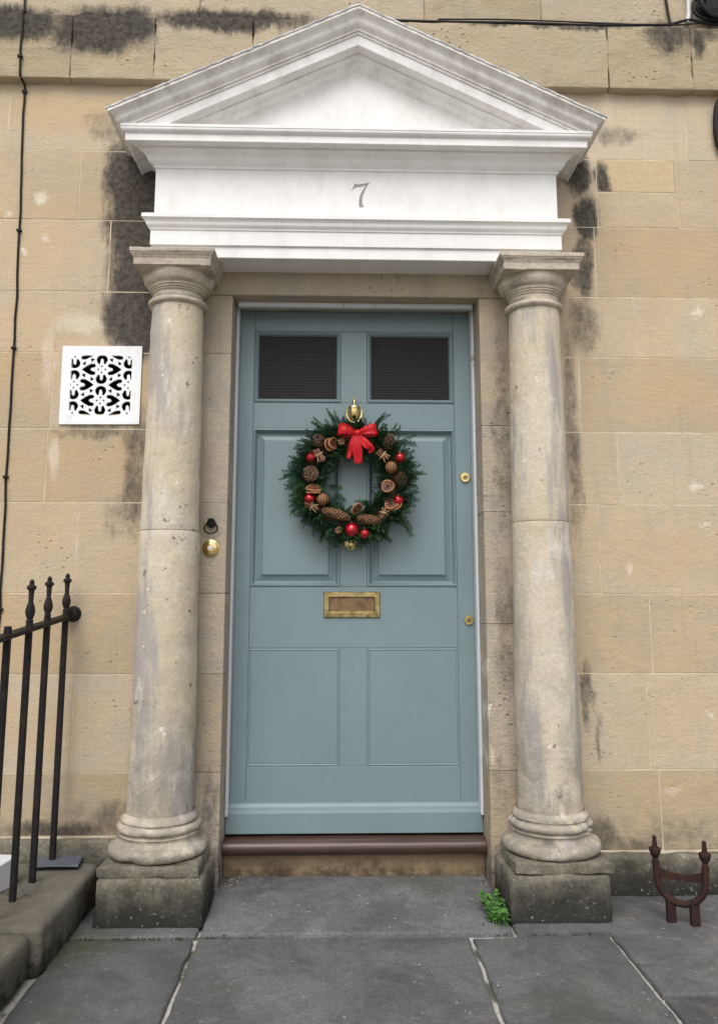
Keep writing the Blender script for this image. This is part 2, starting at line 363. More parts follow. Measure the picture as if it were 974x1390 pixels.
def slab_mat():
    t = T('paving_stone')
    col = t.mix(t.ramp(t.noise(3, 6, .7, dist=.6), .34, .66), (.180, .178, .176), (.095, .096, .100))
    col = t.mix(t.math('MULTIPLY', t.ramp(t.noise(9, 6, .7, dist=.8), .5, .7), .6), col, (.215, .21, .20))
    col = t.mix(t.math('MULTIPLY', t.ramp(t.noise(2.4, 4, .6, vec=t.vmath('ADD', t.pos, (4, 8, 0))), .56, .7), .55), col, (.085, .09, .055))
    ms = t.n('ShaderNodeVectorMath', {0: t.vmath('ADD', t.pos, t.vmath('MULTIPLY', t.noise(9, 4, col=True), (.2, .2, 0))), 1: (1/.16, 1/.16, 0), 2: (.73/.16, .30/.16, 0)}, operation='MULTIPLY_ADD').outputs[0]
    ml = t.n('ShaderNodeVectorMath', {0: ms}, operation='LENGTH').outputs['Value']
    col = t.mix(t.math('MULTIPLY', t.ramp(ml, .3, 1.1, .75, 0), t.ramp(t.noise(40, 4, .7), .3, .6)), col, (.075, .095, .028))
    rnd = t.n('ShaderNodeObjectInfo').outputs['Random']
    col = t.n('ShaderNodeHueSaturation', {'Color': col, 'Value': t.math('MULTIPLY_ADD', rnd, .3, .85)}).outputs[0]
    fine = t.noise(110, 5, .75); col = t.mix(t.ramp(fine, .3, .7, .5, 0), col, (.045, .045, .046))
    cr = t.ramp(t.noise(6, 8, .8, dist=1.5), .485, .515); cr = t.math('MULTIPLY', t.math('MULTIPLY', cr, t.math('SUBTRACT', 1.0, cr)), 2.2); col = t.mix(cr, col, (.055, .055, .05))
    sp = t.ramp(t.noise(46, 4, .6), .655, .69); col = t.mix(t.math('MULTIPLY', sp, .55), col, (.38, .36, .33))
    return t.out(col, t.ramp(t.noise(5, 4), .35, .65, .55, .85), t.math('ADD', t.noise(9, 9, .75), t.math('MULTIPLY', fine, .35)), .9, .008, Specular_IOR_Level=.35)
m_slab = slab_mat()
t = T('joint_mortar'); m_joint = t.out(t.mix(t.ramp(t.noise(7, 6, .7), .42, .54), (.10, .105, .07), (.46, .44, .40)), .95, t.noise(80, 5, .7), .8, .006)
t = T('pave_ground')
m_hole_dark = T('duct_dark').out((.012, .011, .010), .95)  # near-black colour stands in for the shade inside the duct and keyhole

# ------------------------------------------------------------------ ground
G = 60
pav = mk('pavement', [(-G, -G, -.012), (G, -G, -.012), (G, .4, -.012), (-G, .4, -.012)], [(0, 1, 2, 3)], m_joint, base=(0, 0, -.012))
pav['kind'] = 'structure'
def slab(poly, z, tilt=0, amp=.0022):
    """paving slab from a plan outline (ccw), worn surface with soft edges"""
    bm = bmesh.new()
    c = sum((Vector((x, y, 0)) for x, y in poly), Vector())/len(poly)
    P = []
    n = len(poly)
    for i in range(n):
        a = Vector((*poly[i], 0)); b = Vector((*poly[(i+1) % n], 0)); k = max(2, int((b-a).length/.045))
        for j in range(k):
            p = a.lerp(b, j/k)
            q = Vector((fbm(p+Vector((3, 0, 0)), 12), fbm(p+Vector((0, 7, 0)), 12), 0))*.006
            P.append(p+q)
    V = []; Fc = []; m = len(P)
    for ins, dz in ((0, -.03), (.0, -.006), (.004, -.0015), (.011, 0)):
        for p in P:
            d = (c-p); d = d/d.length if d.length else d
            q = p+d*ins; V.append((q.x, q.y, z+dz+tilt*(q.y-poly[0][1])+fbm(q, 7)*amp))
    for r in range(3):
        for i in range(m): Fc.append((r*m+i, r*m+(i+1) % m, (r+1)*m+(i+1) % m, (r+1)*m+i))
    Fc.append(tuple(3*m+i for i in range(m)))
    return mk('paving_slab', V, Fc, m_slab, pav, 40)
g = .006
def rect(x0, x1, y0, y1): return [(x0+g, y0+g), (x1-g, y0+g), (x1-g, y1-g), (x0+g, y1-g)]
slab(rect(-.475, .470, -.335, .14), .006, .045)                               # doorstep flag
slab([(-.475+g, -.95), (.318, -.95), (.326, -.36), (-.475+g, -.345)], .002)
slab([(.334, -.95), (.742, -.95), (.745, -.345), (.338, -.36)], .001)
slab([(.755, -.72), (1.75, -.72), (1.75, -.02), (.47+g, -.02), (.47+g, -.33), (.755, -.335)], .003)
slab(rect(-.86, -.475, -.95, -.345), .000)
slab(rect(-.86, -.475, -.335, -.02), .002)
slab(rect(.75, 1.75, -1.45, -.725), .0); slab(rect(1.76, 2.6, -.9, -.02), .002); slab(rect(1.76, 2.6, -1.6, -.91), .0)
for a, b in ((-.86, -.2), (-.195, .42), (.425, .742)): slab(rect(a, b, -1.5, -.957), .0)
for a, b in ((-1.4, -.6), (-.59, .15), (.16, .9), (.91, 1.7), (1.71, 2.6)): slab(rect(a, b, -2.3, -1.62 if b > .7 else -1.51), .0)
for a, b in ((-2.6, -1.9), (-1.89, -1.2)):
    for c_, d_ in ((-.75, -.02), (-1.5, -.76)): slab(rect(a, b, c_, d_), .0)

# ------------------------------------------------------------------ house front, block by block
house = thing('stone_house', 'honey coloured limestone ashlar house front around the blue door', 'house', (0, 0, 0))
Z = [.0, .40, .728, 1.007, 1.33, 1.60, 1.887, 2.124, 2.408, 2.69, 2.967]
SX = .705      # surround stones end here, wall blocks begin
JL = {0: [-1.45, -2.1], 1: [-.977, -1.6, -2.2], 2: [-1.33, -1.95], 3: [-.994, -1.6, -2.2], 4: [-1.12, -1.75], 5: [-1.115, -1.7, -2.2], 6: [-1.42, -2.0], 7: [-.93, -1.55, -2.1], 8: [-1.056, -1.7, -2.2], 9: [-1.34, -1.9]}
JR = {0: [1.058, 1.7, 2.2], 1: [1.03, 1.6, 2.1], 2: [1.055, 1.7, 2.2], 3: [.883, 1.5, 2.1], 4: [.965, 1.6, 2.1], 5: [.836, 1.45, 2.0], 6: [1.053, 1.7, 2.2], 7: [.916, 1.5, 2.0], 8: [1.25, 1.8], 9: [1.301, 1.9]}
gp = .0019
def ashlar(x0, x1, z0, z1, mat=m_ash, name='ashlar_block', y0=0., y1=.05, bev=.0009, jit=.0005):
    off = random.uniform(-.0019, -.0009)
    return box(name, x0+gp, x1-gp, y0+off, y1, z0+gp, z1-gp, mat, house, bev, jit)
VH = (-1.045, -.825, 1.655, 1.875)   # opening behind the vent plate
for r in range(10):
    z0, z1 = Z[r], Z[r+1]
    if r == 0: zl, zr = .195, .135
    else: zl = zr = z0
    xs = [-SX]+JL[r]+[-2.6]
    for a, b in zip(xs[:-1], xs[1:]):
        if r == 5 and a > -.8:     # block pierced by the air vent: four stones round the hole
            ashlar(VH[1], a, zl, z1); ashlar(b, VH[0], zl, z1); ashlar(VH[0], VH[1], zl, VH[2]); ashlar(VH[0], VH[1], VH[3], z1)
        else: ashlar(b, a, zl, z1)
    xs = [SX]+JR[r]+[2.6]
    for a, b in zip(xs[:-1], xs[1:]):
        if r == 8 and a == SX:
            ashlar(a, .935, zr, z1); ashlar(.935, b, zr, 2.554); ashlar(.935, 1.238, 2.554, z1, m_patch)
            ashlar(1.238, 1.25, 2.554, z1)
        else: ashlar(a, b, zr, z1)
# base course, rough and mossy
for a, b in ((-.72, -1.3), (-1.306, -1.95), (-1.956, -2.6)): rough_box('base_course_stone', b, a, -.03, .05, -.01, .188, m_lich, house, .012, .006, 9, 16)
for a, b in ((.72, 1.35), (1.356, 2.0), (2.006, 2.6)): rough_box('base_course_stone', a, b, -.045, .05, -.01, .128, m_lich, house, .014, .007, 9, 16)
# string course
sx = [-2.6, -1.75, -1.104, -.784, -.405, .2, .99, 1.324, 1.95, 2.6]
for a, b in zip(sx[:-1], sx[1:]):
    rough_box('string_course_block', a+.0006, b-.0006, -.042, .05, 2.969, 3.238, m_str, house, .004, .0060, 11, 18, 0, 40)
# wall above the string course
ux = [(-2.6, -1.5), (-1.5, -.62), (-.62, .27), (.27, .74), (.74, 1.42), (1.42, 2.6)]
for a, b in ux: rough_box('ashlar_block', a+.0006, b-.0006, -.012, .05, 3.242+random.uniform(0, .006), 3.56, m_str, house, .006, .006, 11, 18, 0, 40)
for a, b in ((-2.6, -1.1), (-1.1, -.2), (-.2, .6), (.6, 1.5), (1.5, 2.6)): ashlar(a, b, 3.565, 3.9, y0=-.01)
for a, b in ((-2.6, -1.5), (-1.5, -.6), (-.6, .3), (.3, 1.2), (1.2, 2.6)): ashlar(a, b, 3.9, 4.3, y0=-.01)
# jambs and lintel of the doorway
OP = .462
for s, zs in ((-1, [.0, .40, .728, 1.007, 1.33, 1.885, 2.1115]), (1, [.0, .40, .90, 1.30, 1.62, 2.1115])):
    for a, b in zip(zs[:-1], zs[1:]):
        x0, x1 = sorted((s*OP, s*(SX-.002)))
        off = random.uniform(-.001, .001)
        box('jamb_stone', x0, x1, -.012+off, .24, a+.0003, b-.0003, m_jamb, house, .0022, .0004, 1)
rough_box('lintel', -.702, .702, -.0145, .24, 2.1125, 2.56, m_jamb, house, .005, .002, 10, 20)
# mortar bed behind the blocks
mb = MB()
gx = [-2.6, VH[0], VH[1], -SX, SX, 2.6]; gz = [-.02, VH[2], VH[3], 4.3]
for i in range(5):
    for j in range(3):
        if (i == 1 and j == 1) or i == 3: continue
        mb.add([(gx[i], -.0002, gz[j]), (gx[i+1], -.0002, gz[j]), (gx[i+1], -.0002, gz[j+1]), (gx[i], -.0002, gz[j+1])], [(0, 1, 2, 3)])
mb.add([(-SX, .02, 2.3), (SX, .02, 2.3), (SX, .02, 4.3), (-SX, .02, 4.3)], [(0, 1, 2, 3)])
mb.build('mortar_bed', m_mort, house)
# vent duct
a, b, c_, d_ = VH
P = [(a, .004, c_), (b, .004, c_), (b, .004, d_), (a, .004, d_), (a, .3, c_), (b, .3, c_), (b, .3, d_), (a, .3, d_)]
mk('vent_duct', P, [(0, 1, 5, 4), (1, 2, 6, 5), (2, 3, 7, 6), (3, 0, 4, 7), (4, 5, 6, 7)], m_hole_dark, house)
# thickness of the house behind: back of the wall, so that no sky shows through joints
box('wall_core', -2.6, -SX, .31, .34, -.02, 4.3, m_mort, house, 0); box('wall_core', SX, 2.6, .31, .34, -.02, 4.3, m_mort, house, 0)
box('wall_core', -SX+.001, SX-.001, .26, .30, -.02, 4.3, m_mort, house, 0)

# ------------------------------------------------------------------ columns
def arc(c, r, a0, a1, n, rz=None):
    rz = rz or r
    return [(c[0]+r*math.cos(R(a0+(a1-a0)*i/n)), c[1]+rz*math.sin(R(a0+(a1-a0)*i/n))) for i in range(n+1)]
def square_sweep(prof, cx, cy, jag=0):
    """profile (half width, z) swept round a square, with a few points per side for worn edges"""
    V = []; Fc = []; n = 13
    per = 4*n
    for h, z in prof:
        for s in range(4):
            for i in range(n):
                u = -1+2*i/n
                x, y = ((u, -1), (1, u), (-u, 1), (-1, -u))[s]
                p = Vector((cx+x*h, cy+y*h, z))
                d = fbm(p, 22, 3)*jag
                V.append((p.x-x*abs(d)*1.2, p.y-y*abs(d)*1.2, p.z+d*.6))
    for r in range(len(prof)-1):
        for i in range(per): Fc.append((r*per+i, r*per+(i+1) % per, (r+1)*per+(i+1) % per, (r+1)*per+i))
    Fc.append(tuple(range(per))[::-1]); Fc.append(tuple((len(prof)-1)*per+i for i in range(per)))
    return V, Fc
def column(cx, joint, label, bx):
    cy = -.10
    t = thing('stone_column', label, 'column', (cx, cy, 0), 'stone columns flanking the door')
    dsp = lambda p: fbm(p, 9, 3)*.0030 + fbm(p+Vector((9, 9, 9)), 34, 3)*.0019
    rr = lambda z: .1075 - .0175*max(0, (z-.5)/1.52)**1.15 if z > .5 else .1075
    def drum(z0, z1, extra0=None, extra1=None):
        n = int((z1-z0)/.022); pr = [(rr(z0)-.0009, z0)]
        pr += [(rr(z), z) for z in [z0+.003+(z1-z0-.006)*i/n for i in range(n+1)]] + [(rr(z1)-.0009, z1)]
        if extra0: pr = extra0+pr[1:]
        lathe('shaft_drum', pr, 64, (cx, cy, 0), m_col, t, disp=dsp, smooth=50)
    drum(.288, joint-.0008, [(.122, .2785), (.122, .288), (.116, .2935), (.111, .302)])
    drum(joint+.0008, 2.018)
    bp = [(.10, .1725)] + arc((.141, .1930), .020, -88, 88, 10, .0195) + [(.139, .2130), (.133, .2145), (.131, .2180)] + arc((.140, .2290), .0155, 200, 130, 4, .012) + [(.125, .2420), (.125, .2455)] + arc((.121, .2590), .0145, -85, 85, 8, .0130) + [(.117, .2735), (.117, .2785)]
    lathe('base_moulding', bp, 96, (cx, cy, 0), m_col, t, disp=lambda p: fbm(p, 16, 3)*.0038+fbm(p, 48, 3)*.0016-max(0, fbm(p+Vector((4, 4, 4)), 11, 2)-.28)*.035, smooth=50)
    V, Fc = square_sweep([(.150, .1385), (.1555, .1405), (.1565, .155), (.155, .168), (.150, .1722)], cx, cy, .006)
    mk('plinth', V, Fc, m_lich, t, 40)
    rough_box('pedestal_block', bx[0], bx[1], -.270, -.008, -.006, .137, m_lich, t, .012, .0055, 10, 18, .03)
    cp = [(.085, 2.018), (.093, 2.0185)] + arc((.0945, 2.030), .0105, -80, 80, 7) + [(.0885, 2.042), (.0885, 2.066), (.0935, 2.067), (.0935, 2.074), (.0985, 2.0745), (.0985, 2.082), (.1035, 2.0825), (.1035, 2.090)] + arc((.1035, 2.134), .0225, -85, 0, 7, .042) + [(.118, 2.1355)]
    lathe('capital', cp, 64, (cx, cy, 0), m_cap, t, disp=lambda p: fbm(p, 20, 3)*.0022, smooth=40)
    ap = [(.128, 2.1335), (.1335, 2.135), (.1345, 2.160), (.1355, 2.1605)] + [(.1365+.009*(1-math.cos(math.pi*i/6))/2, 2.161+.017*i/6) for i in range(7)] + [(.148, 2.1785), (.1485, 2.190), (.145, 2.1925)]
    V, Fc = square_sweep(ap, cx, cy, .0035)
    mk('abacus', V, Fc, m_cap, t, 40)
    return t
column(-.645, 1.217, 'weathered stone column beside the white vent and brass bell push', (-.803, -.470))
column(.645, 1.252, 'weathered stone column beside the boot scraper, green weed at its foot', (.467, .788))

# ------------------------------------------------------------------ pedimented hood
hood = thing('door_hood', 'white painted triangular pediment hood carried above the door numbered 7', 'pediment', (0, 0, 2.2))
HW, YF = .735, .145
def ushape(prof, name, mat, nseg=36, wob=.0012, yw=-.001):
    V = []; Fc = []
    xs = [-1+2*i/nseg for i in range(nseg+1)]
    w_ = nseg+3
    for p, z in prof:
        hx = HW+p; y = -(YF+p)
        row = [Vector((-hx, min(yw, y+.02), z))]+[Vector((u*hx, y, z)) for u in xs]+[Vector((hx, min(yw, y+.02), z))]
        for q in row:
            d = fbm(Vector((q.x, 0, z*3)), 5, 3)*wob; V.append((q.x, q.y+d, q.z+d*.8))
    for r in range(len(prof)-1):
        for i in range(w_-1): Fc.append((r*w_+i, r*w_+i+1, (r+1)*w_+i+1, (r+1)*w_+i))
    return mk(name, V, Fc, mat, hood, 32)
def ogee(p0, z0, p1, z1, n=8, rev=False):
    out = []
    for i in range(n+1):
        u = i/n
        if rev: out.append((p0+(p1-p0)*(u-math.sin(2*math.pi*u)/(2*math.pi)*.85), z0+(z1-z0)*u))
        else: out.append((p0+(p1-p0)*(u+math.sin(2*math.pi*u)/(2*math.pi)*.85), z0+(z1-z0)*u))
    return out
ushape([(-.12, 2.2), (-.002, 2.2), (0, 2.202), (0, 2.243), (.001, 2.2445)], 'lower_fascia', m_white)
ushape([(-.01, 2.2435), (.0065, 2.2435), (.008, 2.245), (.008, 2.300), (.0095, 2.3015), (-.01, 2.3016)], 'upper_fascia', m_white)
ushape([(0, 2.3005), (.012, 2.3005), (.0125, 2.305)]+ogee(.0135, 2.307, .0335, 2.336, 8)+[(.036, 2.337), (.036, 2.350), (.033, 2.3525), (-.02, 2.354)], 'taenia', m_white)
box('soffit', -.73, .73, -.140, -.002, 2.2025, 2.24, m_white, hood, .001)
bm = bmesh.new()
box('frieze', -HW, HW, -YF, -.002, 2.348, 2.565, m_white, hood, .002)
ushape([(-.02, 2.540), (.001, 2.540), (.006, 2.5415), (.006, 2.549)]+ogee(.008, 2.551, .048, 2.590, 8)+[(.052, 2.591), (.052, 2.5985), (.0815, 2.6005), (.082, 2.5965), (.089, 2.5965), (.0905, 2.598), (.0905, 2.6235), (.0935, 2.6245)]+arc((.094, 2.638), .011, -70, 20, 4)+[(.1065, 2.6425), (.1065, 2.6525), (.103, 2.6545), (-.1, 2.658)], 'cornice', m_white)
SL = .4807
def rake(prof, name, mat, nseg=22, wob=.0014):
    V = []; Fc = []
    us = [i/nseg for i in range(nseg+1)]
    for p, za in prof:
        hx = HW+p; y = -(YF+p); zc = za-SL*hx
        row = [Vector((-hx, -.001, zc))]+[Vector((-hx*(1-u), y, zc+(za-zc)*u)) for u in us]+[Vector((hx*u, y, za+(zc-za)*u)) for u in us[1:]]+[Vector((hx, -.001, zc))]
        for q in row:
            d = fbm(Vector((q.x, 0, za*3)), 6, 3)*wob; V.append((q.x, q.y+d, q.z+d*.8))
        w_ = len(row)
    for r in range(len(prof)-1):
        for i in range(w_-1): Fc.append((r*w_+i, r*w_+i+1, (r+1)*w_+i+1, (r+1)*w_+i))
    return mk(name, V, Fc, mat, hood, 32)
rake([(-.05, 2.935), (0.0005, 2.940), (.004, 2.943), (.004, 2.950)]+ogee(.006, 2.952, .040, 2.982, 7)+[(.044, 2.983), (.044, 2.990), (.079, 2.993), (.0795, 2.989), (.0860, 2.989), (.0872, 2.991), (.0872, 3.030)], 'raking_corona', m_rake)
rake([(.080, 3.0295), (.092, 3.0300), (.093, 3.032), (.093, 3.040), (.099, 3.0405), (.0995, 3.048)]+ogee(.1015, 3.050, .139, 3.093, 10)+[(.143, 3.094), (.143, 3.106), (.10, 3.109)], 'raking_cyma', m_cyma)
# tympanum: a solid wedge
zt = 2.96; hx = (zt-2.62)/SL
V = [(-hx, -YF, 2.62), (hx, -YF, 2.62), (0, -YF, zt), (-hx, -.002, 2.62), (hx, -.002, 2.62), (0, -.002, zt)]
mk('tympanum', V, [(0, 1, 2), (5, 4, 3), (0, 3, 4, 1), (1, 4, 5, 2), (2, 5, 3, 0)], m_white, hood)
# lead covering with crimped lip
V = []; Fc = []; n = 90
for side in (-1, 1):
    o = len(V)
    for i in range(n+1):
        u = i/n; x = side*u*.884; z = 3.1085-SL*u*.884
        jz = random.uniform(-.0014, .0014)
        for y, dz in ((-.0005, .006), (-.285, .006), (-.2915, .003+jz), (-.2915, -.004+jz*1.6), (-.286, -.004+jz), (-.285, .001), (-.0005, .001)): V.append((x, y, z+dz))
    for i in range(n):
        for k in range(7): a = o+i*7+k; b = o+i*7+(k+1) % 7; Fc.append((a, b, b+7, a+7))
mk('lead_flashing', V, Fc, m_lead, hood)
# the number
num = [(330, 545), (420, 355), (440, 385), (530, 392), (640, 372), (800, 350), (740, 430), (690, 530), (640, 650), (610, 760), (605, 850), (620, 930), (655, 990), (530, 990), (523, 850), (535, 740), (570, 640), (640, 520), (715, 405), (590, 450), (480, 462), (400, 482), (350, 530)]
P = [onwall(460+x/19.48, 230+y/19.48, -YF) for x, y in num]
n = len(P)
V = [(p.x, -YF-.0012, p.z) for p in P]+[(p.x, -YF+.002, p.z) for p in P]
t = T('number_paint'); m_num = t.out(t.mix(t.noise(60, 3), (.22, .215, .21), (.30, .295, .30)), .6)
from mathutils.geometry import tessellate_polygon
Fc = [tuple(f) for f in tessellate_polygon([[Vector((p.x, p.z, 0)) for p in P]])]
Fc += [(i, n+i, n+(i+1) % n, (i+1) % n) for i in range(n)]
mk('door_number', V, Fc, m_num, hood)['label'] = 'grey painted figure 7'

# ------------------------------------------------------------------ door frame, sill
fr = thing('door_frame', 'pale painted timber frame with brown timber sill set in the stone doorway', 'door frame', (0, .14, .1))
for s in (-1, 1):
    a, b = sorted((s*.4665, s*.4605)); 
    x0, x1 = sorted((s*.4600, s*.4675)); 
    box('frame_post', min(s*.4425, s*.461), max(s*.4425, s*.461), .158, .235, .16, 2.1105, m_frame, fr, .0015, .0004)
    pts = [(s*(.4565), .1335+.0012*fbm((0, z_, s), 6), z_) for z_ in [.232+i*.05 for i in range(38)]]
    box('frame_bead', min(s*.4495, s*.4612), max(s*.4495, s*.4612), .105, .1575, .225, 2.1115, m_frame, fr, .004, .0008, 2)
box('frame_head', -.449, .449, .050, .075, 2.0935, 2.1115, m_frame, fr, .002)
sp = [(.250, .1535), (.100, .1535)]+arc((.085, .128), .0255, 80, 270, 9)+[(.100, .1015), (.250, .1015)]
V = []; Fc = []; k = len(sp); ns = 24
for i in range(ns+1):
    x = -.4605+.921*i/ns
    for y, z_ in sp: V.append((x, y+fbm((x, y, 0), 8)*.0015, z_+fbm((x, 2, z_), 8)*.0012))
for i in range(ns):
    for j in range(k): Fc.append((i*k+j, i*k+(j+1) % k, (i+1)*k+(j+1) % k, (i+1)*k+j))
Fc.append(tuple(range(k))); Fc.append(tuple(ns*k+j for j in range(k))[::-1])
bm = bmesh.new(); me = bpy.data.meshes.new('s'); me.from_pydata(V, [], Fc); bm.from_mesh(me)
mkm('sill', bm2me(bm), m_sill, fr, 40)['label'] = 'dark brown rounded timber sill under the door'
rough_box('step_riser', -.4612, .4612, .108, .24, -.01, .100, m_riser, house, .004, .003, 12, 20)

# ------------------------------------------------------------------ the door
door = thing('front_door', 'blue grey panelled front door with two small dark panes and brass fittings', 'door', (0, .15, .16))
DX0, DX1, DZ0, DZ1, DY = -.4485, .4485, .158, 2.1105, .150
DX0, DX1 = -.4480, .4480
def dbox(name, x0, x1, z0, z1, y=DY, y1=.195, bev=.0015): return box(name, x0, x1, y, y1, z0, z1, m_door, door, bev, .0003)
dbox('stile', DX0, -.393, DZ0, DZ1); dbox('stile', .386, DX1, DZ0, DZ1)
e = .0004
for z0, z1 in ((2.030, DZ1), (1.640, 1.742), (.808, 1.034), (DZ0, .386)): dbox('rail', -.393+e, .386-e, z0, z1, DY+.0003)
for z0, z1 in ((1.742, 2.030), (1.034, 1.640), (.386, .808)): dbox('muntin', -.056, .046, z0+e, z1-e, DY+.0006)
def frame_sweep(name, x0, x1, z0, z1, prof, mat, parent, cap=False):
    """prof: (inset from the opening edge, depth y)"""
    V = []; Fc = []
    for ins, y in prof:
        V += [(x0+ins, y, z0+ins), (x1-ins, y, z0+ins), (x1-ins, y, z1-ins), (x0+ins, y, z1-ins)]
    for r in range(len(prof)-1):
        for i in range(4): Fc.append((r*4+i, r*4+(i+1) % 4, (r+1)*4+(i+1) % 4, (r+1)*4+i))
    if cap: k_ = (len(prof)-1)*4; Fc.append((k_, k_+1, k_+2, k_+3))
    return mk(name, V, Fc, mat, parent)
for x0, x1 in ((-.393, -.056), (.046, .386)):
    # glazed panels
    frame_sweep('glazing_bead', x0, x1, 1.742, 2.030, [(0, DY+.002), (.003, DY-.004), (.007, DY-.005), (.010, DY-.001), (.013, DY+.001), (.017, DY+.010), (.0185, DY+.020)], m_door, door)
    pn = box('pane', x0+.017, x1-.017, DY+.0165, DY+.024, 1.742+.017, 2.030-.017, m_pane, door, 0)
    pn['label'] = 'small dark patterned glass pane'
    # raised and fielded panels
    z0, z1 = 1.034, 1.640
    mo = frame_sweep('panel_moulding', x0, x1, z0, z1, [(0, DY+.001), (.002, DY-.003), (.007, DY-.004), (.010, DY), (.014, DY+.009), (.017, DY+.0175), (.021, DY+.0185)], m_door, door)
    frame_sweep('raised_panel', x0+.016, x1-.016, z0+.016, z1-.016, [(0, DY+.021), (.004, DY+.019), (.026, DY+.010), (.028, DY+.004), (.031, DY+.003)], m_door, door, True)
    # flush beaded panels
    z0, z1 = .386, .808
    frame_sweep('flush_panel_bead', x0, x1, z0, z1, [(0, DY+.002), (.0008, DY+.0028), (.0016, DY+.0028), (.0028, DY+.0008), (.0055, DY-.0004), (.0082, DY+.0008), (.0092, DY+.0022), (.0100, DY+.0022), (.011, DY+.0010), (.03, DY+.0009)], m_door, door)
    box('flush_panel', x0+.0125, x1-.0125, DY+.0011, DY+.03, z0+.0125, z1-.0125, m_door, door, 0)
# weather board along the foot
V = []; Fc = []
wp = [(DY+.001, .262), (DY-.006, .256), (DY-.010, .250), (DY-.011, .243), (DY-.020, .238), (DY-.026, .232), (DY-.027, .164), (DY-.024, .1615), (DY+.001, .1615)]
for x in (-.4592, .4592): V += [(x, y, z_) for y, z_ in wp]
k = len(wp)
for j in range(k): Fc.append((j, (j+1) % k, k+(j+1) % k, k+j))
Fc += [tuple(range(k)), tuple(k+j for j in range(k))[::-1]]
bm = bmesh.new(); me = bpy.data.meshes.new('s'); me.from_pydata(V, [], Fc); bm.from_mesh(me)
bmesh.ops.bevel(bm, geom=[e_ for e_ in bm.edges if e_.calc_length() < .2], offset=.0006, segments=1, affect='EDGES')
mkm('weather_board', bm2me(bm), m_door, door, 30)
# letter plate
lp = thing  # (name reuse guard)
x0, x1, z0, z1 = -.116, .094, .920, 1.015
lo = frame_sweep('letter_plate', x0, x1, z0, z1, [(0, DY+.001), (0, DY-.005), (.002, DY-.007), (.0185, DY-.0075), (.0205, DY-.006), (.021, DY+.001)], m_brass, door)
fl = box('flap', x0+.0215, x1-.0215, DY-.0015, DY+.002, z0+.0215, z1-.0215, m_copper, lo, .0008)
lip = box('flap_lip', x0+.023, x1-.023, DY-.0055, DY-.002, z0+.0217, z0+.0245, m_brass2, lo, .0008)
# knob, latch and lock
def disc(name, c, r, d, mat, parent, seg=28): return lathe(name, [(r*.2, 0), (r, 0), (r, d*.6), (r*.9, d), (r*.05, d)], seg, c, mat, parent, 'Y')
kc = onwall(476, 737, .12)
kn = lathe('door_knob', [(.026, 0), (.026, .004), (.012, .007), (.011, .022), (.020, .030), (.0285, .042), (.0290, .048), (.025, .056), (.013, .061), (.002, .062)], 12, (kc.x, DY-.0001, kc.z), m_brass2, door, 'Y', smooth=12)
for px, py, rad in ((631, 648, .0195), (639, 842, .018)):
    c = onwall(px, py, DY-.005)
    cx_ = min(c.x, DX1-.021)
    lk = disc('lock', (cx_, DY-.0001, c.z), rad, .008, m_brass2, door)
    ins = lathe('lock_barrel', [(.0085, 0), (.0085, .004), (.0075, .0052), (.001, .0052)], 16, (cx_, DY-.0078, c.z), m_brass, lk, 'Y')
    box('keyhole', cx_-.001, cx_+.001, DY-.0142, DY-.0128, c.z-.005, c.z+.005, m_hole_dark, lk, 0)
# knocker: urn on a shield with a hanging ring
kz = 1.70; kx = -.004
kk = lathe('knocker', [(.001, 1.764), (.004, 1.760), (.0045, 1.755), (.0028, 1.751), (.0062, 1.748), (.0072, 1.743), (.004, 1.738), (.0045, 1.732), (.010, 1.728), (.0105, 1.7245), (.022, 1.7225), (.0235, 1.719), (.0235, 1.7145), (.021, 1.7125), (.0205, 1.698), (.019, 1.688), (.0145, 1.677), (.008, 1.669), (.006, 1.663), (.010, 1.659), (.0105, 1.654), (.006, 1.649), (.001, 1.647)], 24, (kx, DY-.018, 0), m_brass2, door, smooth=30)
rp = [(kx+.0295*math.cos(a), DY-.026-.004*math.sin(-a), 1.700+.044*math.sin(a)) for a in [R(10-200*i/22) for i in range(23)]]
tube('knocker_ring', rp, [.0042+.0012*math.sin(math.pi*i/22) for i in range(23)], m_brass2, kk, 8)
box('knocker_plate', kx-.011, kx+.011, DY-.006, DY+.001, 1.652, 1.73, m_brass, kk, .003)

exec_wreath = True
# ------------------------------------------------------------------ wreath
wc = onwall(477.5, 655, .11); WX, WZ = wc.x, wc.z; WY = .105
wr = thing('christmas_wreath', 'round fir wreath with red bow, baubles, cones and orange slices on the door', 'wreath', (WX, .148, WZ-.25))
t = T('fir_needles')
cc = t.mix(t.ramp(t.noise(14, 3), .35, .65), (.009, .028, .012), (.026, .066, .022))
m_fir = t.out(t.mix(t.ramp(t.noise(5, 2), .5, .7), cc, (.012, .040, .028)), .6, Specular_IOR_Level=.2)
t = T('twig'); m_twig = t.out(t.mix(t.noise(60, 3), (.06, .038, .022), (.10, .065, .04)), .9)
t = T('red_satin'); m_bow = t.out(t.mix(t.noise(20, 2), (.50, .005, .010), (.42, .004, .008)), .5, t.noise(1, 4, vec=t.scale((120, 120, 28))), .7, .004, Specular_IOR_Level=.3)
t = T('red_bauble'); m_bau = t.out((.50, .006, .014), .18, Metallic=.55, Coat_Weight=.6, Coat_Roughness=.08)
t = T('cone_scales'); m_cone = t.out(t.mix(t.ramp(t.noise(120, 3), .4, .65), (.085, .045, .025), (.17, .10, .058)), .75)
t = T('pale_cone_scales'); m_cone2 = t.out(t.mix(t.ramp(t.noise(150, 3), .4, .6), (.11, .052, .025), (.36, .20, .105)), .7)
t = T('dried_peel'); m_peel = t.out(t.mix(t.ramp(t.noise(70, 4), .4, .65), (.40, .19, .075), (.26, .105, .04)), .7, t.noise(90, 4), .4)
